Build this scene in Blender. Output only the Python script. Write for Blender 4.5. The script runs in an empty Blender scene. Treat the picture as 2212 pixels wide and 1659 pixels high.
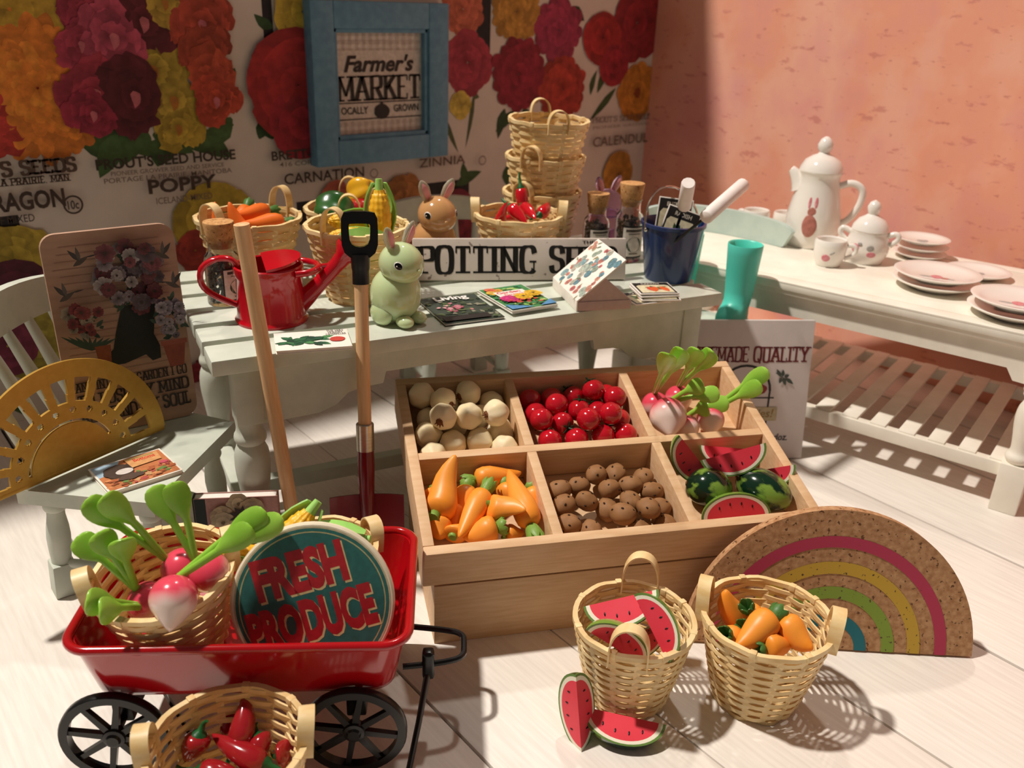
import bpy, bmesh, math, random
from mathutils import Vector, Matrix
from mathutils.noise import noise as pnoise

SC = bpy.context.scene
COL = SC.collection
R = math.radians
random.seed(7)

# ------------------------------------------------------------------ camera
cam_d = bpy.data.cameras.new('camera')
cam = bpy.data.objects.new('camera', cam_d)
COL.objects.link(cam)
cam_d.sensor_width = 36
cam_d.sensor_fit = 'HORIZONTAL'
cam_d.lens = 31.166
cam.matrix_world = Matrix((
    (0.77467, 0.22902, -0.58944, 0.0),
    (-0.63136, 0.33269, -0.70050, 0.0),
    (0.03568, 0.91481, 0.40232, 1.8),
    (0, 0, 0, 1)))
cam_d.dof.use_dof = True
cam_d.dof.focus_distance = 2.55
cam_d.dof.aperture_fstop = 2.3
SC.camera = cam

# ------------------------------------------------------------------ world and lamps
w = bpy.data.worlds.new('room_light')
SC.world = w
w.use_nodes = True
bg = w.node_tree.nodes['Background']
bg.inputs[0].default_value = (1.0, 0.87, 0.75, 1)
bg.inputs[1].default_value = 0.10


def lamp(name, loc, target, energy, size, color):
    d = bpy.data.lights.new(name, 'AREA')
    d.shape = 'DISK'
    d.size = size
    d.energy = energy
    d.color = color
    o = bpy.data.objects.new(name, d)
    COL.objects.link(o)
    o.location = loc
    o.rotation_euler = (Vector(target) - Vector(loc)).to_track_quat('-Z', 'Y').to_euler()
    return o


lamp('ceiling_lamp', (-3.2, 6.3, 14.0), (2.0, 1.6, 0.3), 2600, 0.7, (1.0, 0.925, 0.835))
lamp('second_ceiling_lamp', (8.2, 8.6, 16.0), (1.8, 1.8, 0.4), 600, 0.8, (1.0, 0.925, 0.835))

SC.view_settings.view_transform = 'Standard'
SC.view_settings.look = 'None'
SC.view_settings.gamma = 1.0
SC.view_settings.use_curve_mapping = False
SC.view_settings.exposure = -0.06


# ------------------------------------------------------------------ colours and materials
def lin(c):
    if isinstance(c, str):
        c = tuple(int(c[i:i + 2], 16) for i in (1, 3, 5))
    out = []
    for v in c[:3]:
        v = v / 255.0
        out.append(v / 12.92 if v <= 0.04045 else ((v + 0.055) / 1.055) ** 2.4)
    return tuple(out) + (1.0,)


MATS = {}


def mat(name, c1, c2=None, scale=8.0, stretch=(1, 1, 1), rough=0.5, metal=0.0, bump=0.0, detail=4.0,
        lo=0.35, hi=0.65, specks=None, speck_scale=60, speck_at=0.68, coat=0.0, sss=0.0, trans=0.0, ior=1.45,
        alpha=1.0, per_object=0.0, spec=0.5, coords='Object', attr=False, attr_noise=0.12):
    if name in MATS:
        return MATS[name]
    m = bpy.data.materials.new(name)
    m.use_nodes = True
    nt = m.node_tree
    b = nt.nodes['Principled BSDF']
    b.inputs['Roughness'].default_value = rough
    b.inputs['Metallic'].default_value = metal
    b.inputs['Coat Weight'].default_value = coat
    b.inputs['Coat Roughness'].default_value = 0.08
    b.inputs['Transmission Weight'].default_value = trans
    b.inputs['IOR'].default_value = ior
    b.inputs['Alpha'].default_value = alpha
    b.inputs['Specular IOR Level'].default_value = spec
    if sss:
        b.inputs['Subsurface Weight'].default_value = sss
        b.inputs['Subsurface Radius'].default_value = (0.03, 0.02, 0.012)
        b.inputs['Subsurface Scale'].default_value = 1.0
    L = nt.links.new
    N = nt.nodes.new
    tc = N('ShaderNodeTexCoord')
    mp = N('ShaderNodeMapping')
    mp.inputs['Scale'].default_value = stretch
    L(tc.outputs[coords], mp.inputs[0])
    nz = N('ShaderNodeTexNoise')
    nz.inputs['Scale'].default_value = scale
    nz.inputs['Detail'].default_value = detail
    L(mp.outputs[0], nz.inputs[0])
    rp = N('ShaderNodeValToRGB')
    rp.color_ramp.elements[0].position = lo
    rp.color_ramp.elements[1].position = hi
    rp.color_ramp.elements[0].color = lin(c1)
    rp.color_ramp.elements[1].color = lin(c2 or c1)
    L(nz.outputs[0], rp.inputs[0])
    out = rp.outputs[0]
    if attr:
        at = N('ShaderNodeAttribute')
        at.attribute_name = 'Col'
        mm = N('ShaderNodeMix')
        mm.data_type = 'RGBA'
        mm.blend_type = 'MULTIPLY'
        mm.inputs[0].default_value = 1.0
        rp.color_ramp.elements[0].color = (1 - attr_noise * 2,) * 3 + (1,)
        rp.color_ramp.elements[1].color = (1, 1, 1, 1)
        L(at.outputs[0], mm.inputs[6])
        L(out, mm.inputs[7])
        out = mm.outputs[2]
    if specks:
        n2 = N('ShaderNodeTexNoise')
        n2.inputs['Scale'].default_value = speck_scale
        n2.inputs['Detail'].default_value = 2.0
        L(mp.outputs[0], n2.inputs[0])
        r2 = N('ShaderNodeValToRGB')
        r2.color_ramp.elements[0].position = speck_at
        r2.color_ramp.elements[1].position = speck_at + 0.04
        L(n2.outputs[0], r2.inputs[0])
        mx = N('ShaderNodeMix')
        mx.data_type = 'RGBA'
        L(r2.outputs[0], mx.inputs[0])
        L(out, mx.inputs[6])
        mx.inputs[7].default_value = lin(specks)
        out = mx.outputs[2]
    if per_object:
        oi = N('ShaderNodeObjectInfo')
        hs = N('ShaderNodeHueSaturation')
        mr = N('ShaderNodeMapRange')
        mr.inputs[3].default_value = 1 - per_object
        mr.inputs[4].default_value = 1 + per_object
        L(oi.outputs['Random'], mr.inputs[0])
        L(mr.outputs[0], hs.inputs['Value'])
        L(out, hs.inputs['Color'])
        out = hs.outputs[0]
    L(out, b.inputs['Base Color'])
    if bump:
        bp = N('ShaderNodeBump')
        bp.inputs['Strength'].default_value = bump
        bp.inputs['Distance'].default_value = 0.004
        L(nz.outputs[0], bp.inputs['Height'])
        L(bp.outputs[0], b.inputs['Normal'])
    MATS[name] = m
    return m


# painted and raw woods
floor_m = mat('white_floor_boards', '#e9e1d8', '#f3ece3', 9, (9, .6, 1), .42, bump=.05, specks='#cbbfb2', speck_scale=5.2, speck_at=.73)
sage = mat('pale_sage_paint', '#c3c9bb', '#d0d4c6', 12, rough=.55, bump=.06)
bench_w = mat('cream_white_paint', '#ece5d6', '#f4eee0', 10, rough=.5, bump=.05)
blue_p = mat('dusty_blue_paint', '#5d8ba8', '#6b9ab5', 22, rough=.6, bump=.1)
raw = mat('raw_pale_wood', '#d4ab80', '#e0bc94', 7, (1.2, 6, 14), .62, bump=.05, detail=6)
dowel = mat('light_dowel_wood', '#d9a877', '#e8c193', 9, (8, 8, .8), .55, bump=.05)
reed = mat('split_reed', '#e2be82', '#f0d7a4', 14, (1, 1, 3), .42, per_object=.10, bump=.05)
cork_m = mat('cork', '#b9854f', '#cf9f68', 60, rough=.85, bump=.3, specks='#8a5c34', speck_scale=90, speck_at=.62)
cork_b = mat('cork_board', '#a87850', '#c69a70', 55, rough=.85, bump=.35, specks='#6d4a2e', speck_scale=70, speck_at=.62)
white_h = mat('white_handle_paint', '#efe3de', '#f6ecE6'.lower(), 30, rough=.6, bump=.2)
# metals and plastics
red_g = mat('red_enamel', '#b80a1c', '#c40d20', 4, rough=.18, coat=.5)
red_t = mat('red_wagon_enamel', '#a80812', '#b20a15', 4, rough=.16, coat=.6)
dkred = mat('dark_red_lacquer', '#6a0d14', '#7a1119', 6, rough=.25, coat=.3)
blackp = mat('black_plastic', '#0c0c0d', '#121213', 10, rough=.28)
steel = mat('brushed_steel', '#b9b2a4', '#cac3b5', 30, (1, 1, 12), .3, metal=1.0)
wire = mat('chrome_wire', '#d8d2c8', rough=.12, metal=1.0)
gold_m = mat('gold_foil_card', '#c09640', '#c89e48', 40, rough=.42, metal=.5, bump=.03)
teal_m = mat('teal_rubber', '#58d6c2', '#64dfcb', 6, rough=.35)
navy = mat('navy_enamel', '#142c5a', '#183364', 6, rough=.3, coat=.3)
porc = mat('white_porcelain', '#f2ece4', '#f6f0e8', 5, rough=.12, coat=.6)
pink_p = mat('pink_porcelain_print', '#d0707a', '#e09aa0', 60, rough=.3)
grey_p = mat('grey_porcelain_print', '#9c9a94', '#b3aea8', 60, rough=.3)
brown_p = mat('brown_porcelain_print', '#a86a5c', '#c07c70', 60, rough=.3)
glass = mat('clear_glass', '#ffffff', rough=.02, trans=1.0, ior=1.45)
lilac_gl = mat('lilac_glass', '#e6c8ee', rough=.05, trans=.95, ior=1.2)
seed_m = mat('dark_seeds', '#3a332c', '#5a5046', 120, rough=.3, per_object=.3)
# resin bunnies
resin_g = mat('green_resin', '#c3d6a2', '#cfdfb0', 3, rough=.10, sss=.6, coat=.5)
resin_t = mat('tan_resin', '#c3925f', '#cf9f6c', 3, rough=.14, sss=.3, coat=.4)
resin_c = mat('clear_ear_resin', '#dcd6c2', rough=.08, trans=.55, ior=1.3)
ear_pink = mat('pink_ear_paint', '#e79a9c', rough=.4)
eye_b = mat('black_eye', '#060607', rough=.05)
eye_w = mat('white_eye_ring', '#efe9e2', rough=.3)
# produce
garlic_m = mat('garlic_skin', '#f0dcb0', '#f6e8c6', 9, rough=.5, sss=.1)
root_m = mat('dry_root', '#6d3f22', '#8a5a34', 60, rough=.9)
tomato_m = mat('tomato_skin', '#b40d1e', '#c21426', 6, rough=.12, coat=.7)
calyx_m = mat('dark_green_stalk', '#12391f', '#1b4a28', 30, rough=.45)
potato_m = mat('potato_skin', '#8a5f38', '#9b6e45', 22, rough=.7, bump=.1)
eye_p = mat('potato_eye', '#2d1a0c', rough=.9)
carrot_m = mat('carrot_skin', '#f6962c', '#fca444', 9, (1, 1, 1), .4)
carrot_d = mat('deep_orange_carrot', '#ea6c1e', '#f27c2a', 9, rough=.45)
leaf_c = mat('carrot_top_green', '#6c9036', '#83a748', 25, rough=.45)
leaf_dk = mat('dark_leaf_green', '#3e6a30', '#56803c', 25, rough=.45)
stem_r = mat('radish_leaf_green', '#86bd38', '#9fd052', 10, rough=.25, sss=.12)
melon_red = mat('melon_flesh', '#e63648', '#ea4052', 12, rough=.5)
melon_w = mat('melon_pith', '#f2ecd6', rough=.5)
melon_g = mat('melon_rind_light', '#5d7d3a', '#6d8d46', 14, rough=.35)
melon_d = mat('melon_rind', '#0f2c1c', '#7a9a3c', 6, (1.2, 3.2, 3.2), .14, lo=.47, hi=.54, coat=.5)
seed_b = mat('melon_seed', '#1c0f0e', rough=.4)
corn_m = mat('corn_kernels', '#f0b021', '#f6c53a', 60, rough=.4, bump=.2)
husk_m = mat('corn_husk', '#8fcb5c', '#a6da74', 14, rough=.45)
chili_m = mat('chili_skin', '#c30d1d', '#cf1426', 6, rough=.1, coat=.8)
chili_d = mat('dark_chili_skin', '#96181f', '#a82028', 6, rough=.16, coat=.5)
cap_m = mat('chili_cap', '#124a24', '#1d6232', 30, rough=.35)
pepper_g = mat('green_pepper', '#1f4a1c', '#2c5c26', 8, rough=.25, coat=.3)
# paper
paper = mat('white_paper', '#efe6dc', '#f5ede4', 40, rough=.6)
print_m = mat('printed_paper', '#ffffff', scale=60, rough=.5, attr=True, attr_noise=.10)
wallprint = mat('printed_wallpaper', '#ffffff', scale=26, rough=.75, attr=True, attr_noise=.16)
mauve = mat('mauve_box_card', '#c3a7a4', '#cbb0ac', 40, rough=.6)


# ------------------------------------------------------------------ mesh building
_box_cache = {}


def box_geo(bev, sx, sy, sz, seg=2):
    k = (round(bev, 5), round(sx, 5), round(sy, 5), round(sz, 5))
    if k not in _box_cache:
        bm = bmesh.new()
        bmesh.ops.create_cube(bm, size=1.0)
        bmesh.ops.scale(bm, vec=(sx, sy, sz), verts=bm.verts)
        if bev > 0:
            bmesh.ops.bevel(bm, geom=list(bm.edges), offset=min(bev, .45 * min(sx, sy, sz)), segments=seg, affect='EDGES', profile=.6)
        bm.verts.index_update()
        _box_cache[k] = ([v.co.copy() for v in bm.verts], [[v.index for v in f.verts] for f in bm.faces])
        bm.free()
    return _box_cache[k]


def smooth_path(pts, n=2, closed=False):
    pts = [Vector(p) for p in pts]
    for _ in range(n):
        q = []
        m = len(pts)
        rng = range(m) if closed else range(m - 1)
        if not closed:
            q.append(pts[0])
        for i in rng:
            a, b = pts[i], pts[(i + 1) % m]
            q += [a * .75 + b * .25, a * .25 + b * .75]
        if not closed:
            q.append(pts[-1])
        pts = q
    return pts


def stretch_list(v, n):
    if not isinstance(v, (list, tuple)):
        return [v] * n
    m = len(v)
    if m == n:
        return list(v)
    out = []
    for i in range(n):
        q = i * (m - 1) / (n - 1)
        k = min(int(q), m - 2)
        out.append(v[k] + (v[k + 1] - v[k]) * (q - k))
    return out


class MB:
    def __init__(s):
        s.v, s.f, s.mi = [], [], []

    def add(s, vs, fs, mi=0, M=None):
        o = len(s.v)
        s.v += [(M @ Vector(v)) if M is not None else Vector(v) for v in vs]
        for f in fs:
            s.f.append([i + o for i in f])
            s.mi.append(mi)
        return s

    def box(s, size, c=(0, 0, 0), bev=.004, mi=0, M=None):
        vs, fs = box_geo(bev, *size)
        T = Matrix.Translation(c)
        return s.add(vs, fs, mi, (M @ T) if M is not None else T)

    def beam(s, a, b, wd, ht, bev=.003, up=(0, 0, 1), mi=0):
        a, b = Vector(a), Vector(b)
        d = b - a
        x = d.normalized()
        y = Vector(up).cross(x).normalized()
        z = x.cross(y)
        M = Matrix((x, y, z)).transposed().to_4x4()
        M.translation = (a + b) / 2
        return s.box((d.length, wd, ht), (0, 0, 0), bev, mi, M)

    def lathe(s, prof, seg=32, mi=0, M=None, sx=1, sy=1):
        vs, fs = [], []
        n = len(prof)
        for r, z in prof:
            for k in range(seg):
                a = 2 * math.pi * k / seg
                vs.append((r * math.cos(a) * sx, r * math.sin(a) * sy, z))
        for i in range(n - 1):
            for k in range(seg):
                k2 = (k + 1) % seg
                fs.append([i * seg + k, i * seg + k2, (i + 1) * seg + k2, (i + 1) * seg + k])
        if prof[0][0] > 1e-6:
            fs.append([k for k in range(seg)][::-1])
        if prof[-1][0] > 1e-6:
            fs.append([(n - 1) * seg + k for k in range(seg)])
        return s.add(vs, fs, mi, M)

    def tube(s, path, r, seg=8, closed=False, mi=0, M=None, flat=1.0, up=None, cap=True):
        pts = [Vector(p) for p in path]
        n = len(pts)
        rs = stretch_list(r, n)
        tang = []
        for i in range(n):
            if closed:
                t = pts[(i + 1) % n] - pts[i - 1]
            else:
                t = pts[min(i + 1, n - 1)] - pts[max(i - 1, 0)]
            tang.append(t.normalized() if t.length > 1e-9 else Vector((0, 0, 1)))
        ref = Vector(up) if up else (Vector((0, 0, 1)) if abs(tang[0].z) < .9 else Vector((1, 0, 0)))
        vs, fs = [], []
        nrm = None
        for i in range(n):
            t = tang[i]
            if up:
                nrm = ref - t * ref.dot(t)
            elif nrm is None:
                nrm = ref - t * ref.dot(t)
            else:
                nrm = nrm - t * nrm.dot(t)
            if nrm.length < 1e-6:
                nrm = t.orthogonal()
            nrm = nrm.normalized()
            bn = t.cross(nrm)
            for k in range(seg):
                a = 2 * math.pi * (k + .5) / seg
                vs.append(pts[i] + nrm * (math.cos(a) * rs[i] * flat) + bn * (math.sin(a) * rs[i]))
        m = n if closed else n - 1
        for i in range(m):
            j = (i + 1) % n
            for k in range(seg):
                k2 = (k + 1) % seg
                fs.append([i * seg + k, i * seg + k2, j * seg + k2, j * seg + k])
        if cap and not closed:
            fs.append([k for k in range(seg)][::-1])
            fs.append([(n - 1) * seg + k for k in range(seg)])
        return s.add(vs, fs, mi, M)

    def ribbon(s, path, width, thick, side=(0, 1, 0), mi=0, M=None, closed=False):
        """flat strip: width along side, thickness along the path normal"""
        pts = [Vector(p) for p in path]
        n = len(pts)
        vs, fs = [], []
        for i in range(n):
            if closed:
                t = pts[(i + 1) % n] - pts[i - 1]
            else:
                t = pts[min(i + 1, n - 1)] - pts[max(i - 1, 0)]
            t.normalize()
            sd = Vector(side(i) if callable(side) else side)
            sd = (sd - t * sd.dot(t)).normalized()
            nn = t.cross(sd)
            wi = stretch_list(width, n)[i]
            for a, b in ((-1, -1), (1, -1), (1, 1), (-1, 1)):
                vs.append(pts[i] + sd * (a * wi / 2) + nn * (b * thick / 2))
        m = n if closed else n - 1
        for i in range(m):
            j = (i + 1) % n
            for k in range(4):
                k2 = (k + 1) % 4
                fs.append([i * 4 + k, i * 4 + k2, j * 4 + k2, j * 4 + k])
        if not closed:
            fs.append([3, 2, 1, 0])
            fs.append([(n - 1) * 4 + k for k in range(4)])
        return s.add(vs, fs, mi, M)

    def prism(s, poly, t0, t1, plane='xz', mi=0, M=None):
        """polygon (counter-clockwise) extruded from t0 to t1 along the third axis"""
        n = len(poly)

        def P(p, t):
            return (p[0], t, p[1]) if plane == 'xz' else (p[0], p[1], t) if plane == 'xy' else (t, p[0], p[1])
        vs = [P(p, t0) for p in poly] + [P(p, t1) for p in poly]
        fs = [list(range(n))[::-1], [n + i for i in range(n)]]
        for i in range(n):
            j = (i + 1) % n
            fs.append([i, j, n + j, n + i])
        return s.add(vs, fs, mi, M)

    def ball(s, rx, ry, rz, seg=20, rings=12, mi=0, M=None, fn=None):
        vs, fs = [], []
        for i in range(1, rings):
            th = math.pi * i / rings
            for k in range(seg):
                a = 2 * math.pi * k / seg
                d = Vector((math.sin(th) * math.cos(a), math.sin(th) * math.sin(a), math.cos(th)))
                q = fn(d, th, a) if fn else 1.0
                vs.append((d.x * rx * q, d.y * ry * q, d.z * rz * q))
        q0 = fn(Vector((0, 0, 1)), 0, 0) if fn else 1
        q1 = fn(Vector((0, 0, -1)), math.pi, 0) if fn else 1
        vs += [(0, 0, rz * q0), (0, 0, -rz * q1)]
        t, b = len(vs) - 2, len(vs) - 1
        for i in range(rings - 2):
            for k in range(seg):
                k2 = (k + 1) % seg
                fs.append([i * seg + k, (i + 1) * seg + k, (i + 1) * seg + k2, i * seg + k2])
        for k in range(seg):
            k2 = (k + 1) % seg
            fs.append([t, k, k2])
            fs.append([b, (rings - 2) * seg + k2, (rings - 2) * seg + k])
        return s.add(vs, fs, mi, M)

    def mesh(s, name, mats, ang=38, recalc=True):
        me = bpy.data.meshes.new(name)
        me.from_pydata([tuple(v) for v in s.v], [], s.f)
        if not isinstance(mats, (list, tuple)):
            mats = [mats]
        for m in mats:
            me.materials.append(m)
        if len(mats) > 1:
            me.polygons.foreach_set('material_index', s.mi)
        if recalc:
            bm = bmesh.new()
            bm.from_mesh(me)
            bmesh.ops.recalc_face_normals(bm, faces=bm.faces)
            bm.to_mesh(me)
            bm.free()
        me.polygons.foreach_set('use_smooth', [True] * len(me.polygons))
        me.set_sharp_from_angle(angle=R(ang))
        me.update()
        return me


def obj(name, me, parent=None, label=None, cat=None, group=None, kind=None, M=None):
    o = bpy.data.objects.new(name, me)
    COL.objects.link(o)
    if parent is not None:
        o.parent = parent
    if M is not None:
        o.matrix_local = M
    for k, v in (('label', label), ('category', cat), ('group', group), ('kind', kind)):
        if v:
            o[k] = v
    return o


def part(name, mb, mats, parent, M=None, label=None, ang=38, kind=None):
    return obj(name, mb.mesh(name, mats, ang), parent, label=label, kind=kind, M=M)


def thing(name, label, cat, loc=(0, 0, 0), rz=0.0, group=None, M=None):
    o = bpy.data.objects.new(name, None)
    COL.objects.link(o)
    o.empty_display_size = .02
    o.matrix_world = M if M is not None else Matrix.Translation(loc) @ Matrix.Rotation(R(rz), 4, 'Z')
    o['label'] = label
    o['category'] = cat
    if group:
        o['group'] = group
    return o


def copy_thing(src, M, label=None, group=None):
    def cp(o, par):
        c = o.copy()
        COL.objects.link(c)
        c.parent = par
        if par is not None:
            c.matrix_parent_inverse = o.matrix_parent_inverse
        for ch in list(o.children):
            cp(ch, c)
        return c
    c = cp(src, None)
    c.matrix_world = M
    if label:
        c['label'] = label
    if group:
        c['group'] = group
    return c


def frame(loc, rz=0, lean=0, roll=0):
    """local x along the face, z up the face, front looks along local -y"""
    return Matrix.Translation(loc) @ Matrix.Rotation(R(rz), 4, 'Z') @ Matrix.Rotation(R(-lean), 4, 'X') @ Matrix.Rotation(R(roll), 4, 'Y')


def align(a, b):
    """matrix whose z axis runs from a towards b, origin at a"""
    a, b = Vector(a), Vector(b)
    M = (b - a).to_track_quat('Z', 'Y').to_matrix().to_4x4()
    M.translation = a
    return M


# ------------------------------------------------------------------ printed matter
class PB:
    """flat print: coloured polygons laid on a face, each a hair above the last"""

    def __init__(s, plane='xz', base=.0006, eps=.00012):
        s.v, s.f, s.c = [], [], []
        s.plane, s.z, s.eps = plane, base, eps

    def poly(s, pts, col, step=True):
        if step:
            s.z += s.eps
        o = len(s.v)
        for u, v in pts:
            s.v.append((u, -s.z, v) if s.plane == 'xz' else (u, v, s.z) if s.plane == 'xy' else (-s.z, u, v))
        s.f.append(list(range(o, o + len(pts))))
        s.c.append(lin(col) if not (isinstance(col, tuple) and len(col) == 4) else col)
        return s

    def rect(s, x0, y0, x1, y1, col):
        return s.poly([(x0, y0), (x1, y0), (x1, y1), (x0, y1)], col)

    def ell(s, cx, cy, rx, ry, col, rot=0, n=18, jag=0.0, seed=0):
        rnd = random.Random(seed)
        pts = []
        for k in range(n):
            a = 2 * math.pi * k / n
            q = 1 + jag * (rnd.random() - .5) * 2
            x, y = rx * math.cos(a) * q, ry * math.sin(a) * q
            pts.append((cx + x * math.cos(rot) - y * math.sin(rot), cy + x * math.sin(rot) + y * math.cos(rot)))
        return s.poly(pts, col)

    def leaf(s, x0, y0, x1, y1, wd, col, bend=0.0):
        dx, dy = x1 - x0, y1 - y0
        L = math.hypot(dx, dy)
        ux, uy = dx / L, dy / L
        pts = []
        ts = [0, .15, .35, .6, .82, 1]
        pr = [0.12, .6, 1, .85, .45, 0]
        for t, q in zip(ts, pr):
            b = math.sin(t * math.pi) * bend
            pts.append((x0 + dx * t - uy * (q * wd / 2 + b), y0 + dy * t + ux * (q * wd / 2 + b)))
        for t, q in list(zip(ts, pr))[::-1][1:]:
            b = math.sin(t * math.pi) * bend
            pts.append((x0 + dx * t - uy * (-q * wd / 2 + b), y0 + dy * t + ux * (-q * wd / 2 + b)))
        return s.poly(pts, col)

    def line(s, pts, wd, col):
        for (x0, y0), (x1, y1) in zip(pts[:-1], pts[1:]):
            dx, dy = x1 - x0, y1 - y0
            L = math.hypot(dx, dy) or 1
            nx, ny = -dy / L * wd / 2, dx / L * wd / 2
            s.poly([(x0 - nx, y0 - ny), (x1 - nx, y1 - ny), (x1 + nx, y1 + ny), (x0 + nx, y0 + ny)], col, step=False)
        s.z += s.eps
        return s

    def polys(s, polys, col):
        s.z += s.eps
        for p in polys:
            s.poly(p, col, step=False)
        return s

    def petal(s, cx, cy, a, r0, r1, wd, c_in, c_out, rnd, squash=1.0, frill=0.0):
        """round-tipped petal, darker towards its root"""
        s.z += s.eps
        ca, sa = math.cos(a), math.sin(a)
        prof = [(0, .25), (.25, .62), (.5, .92), (.72, 1.0), (.9, .74), (.98, .38)]
        bend = rnd.uniform(-.12, .12) * wd
        L, Rr = [], []
        for t, q in prof:
            d = (r0 + (r1 - r0) * t) * (1 + frill * rnd.uniform(-1, 1) * t)
            k = wd / 2 * q * rnd.uniform(.9 - frill, 1.1 + frill)
            b_ = bend * math.sin(t * 3.14)
            L.append((d, k + b_, t))
            Rr.append((d, -k + b_, t))
        ring = Rr + [(r1 * rnd.uniform(.98, 1.03), bend * .3, 1.0)] + L[::-1]
        o = len(s.v)
        cols = []
        for d, k, t in ring:
            u, v = cx + d * ca - k * sa, cy + (d * sa + k * ca) * squash
            s.v.append((u, -s.z, v) if s.plane == 'xz' else (u, v, s.z) if s.plane == 'xy' else (-s.z, u, v))
            cols.append(tuple(c_in[i] * (1 - t) + c_out[i] * t for i in range(3)) + (1.0,))
        s.f.append(list(range(o, o + len(ring))))
        s.c.append(cols)

    def bloom(s, cx, cy, r, col, petals=9, rings=3, seed=0, core=None, squash=1.0, wd=.9, dark=.62, rot0=0.0, frill=0.0):
        rnd = random.Random(seed)
        base = lin(col)
        for ring in range(rings):
            q = (1 - ring / rings * .86)
            n = max(5, int(petals * (1 - ring / rings * .45)))
            for k in range(n):
                a = rot0 + 2 * math.pi * (k + .5 * (ring % 2) + rnd.uniform(-.2, .2)) / n
                f = .9 + .22 * rnd.uniform(-1, 1) + .05 * ring
                ci = tuple(min(1, x * f * dark) for x in base[:3])
                co = tuple(min(1, x * f * 1.08 + .01) for x in base[:3])
                rr = r * q * rnd.uniform(.9, 1.07)
                w_ = max(rr * 2 * math.pi / n * 1.35 * wd, r * .12)
                s.petal(cx, cy, a, rr * .08, rr, min(w_, rr * 1.3), ci, co, rnd, squash, frill)
        if core:
            s.ell(cx, cy, r * .18, r * .18 * squash, core, jag=.2, seed=seed)
        return s

    def build(s, name, parent, m=None, M=None, label=None):
        me = bpy.data.meshes.new(name)
        me.from_pydata(s.v, [], s.f)
        a = me.color_attributes.new('Col', 'FLOAT_COLOR', 'CORNER')
        vals = []
        for f, c in zip(s.f, s.c):
            if isinstance(c, list):
                for q in c:
                    vals += list(q)
            else:
                vals += list(c) * len(f)
        a.data.foreach_set('color', vals)
        me.materials.append(m or print_m)
        me.update()
        return obj(name, me, parent, label=label, M=M)


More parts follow.
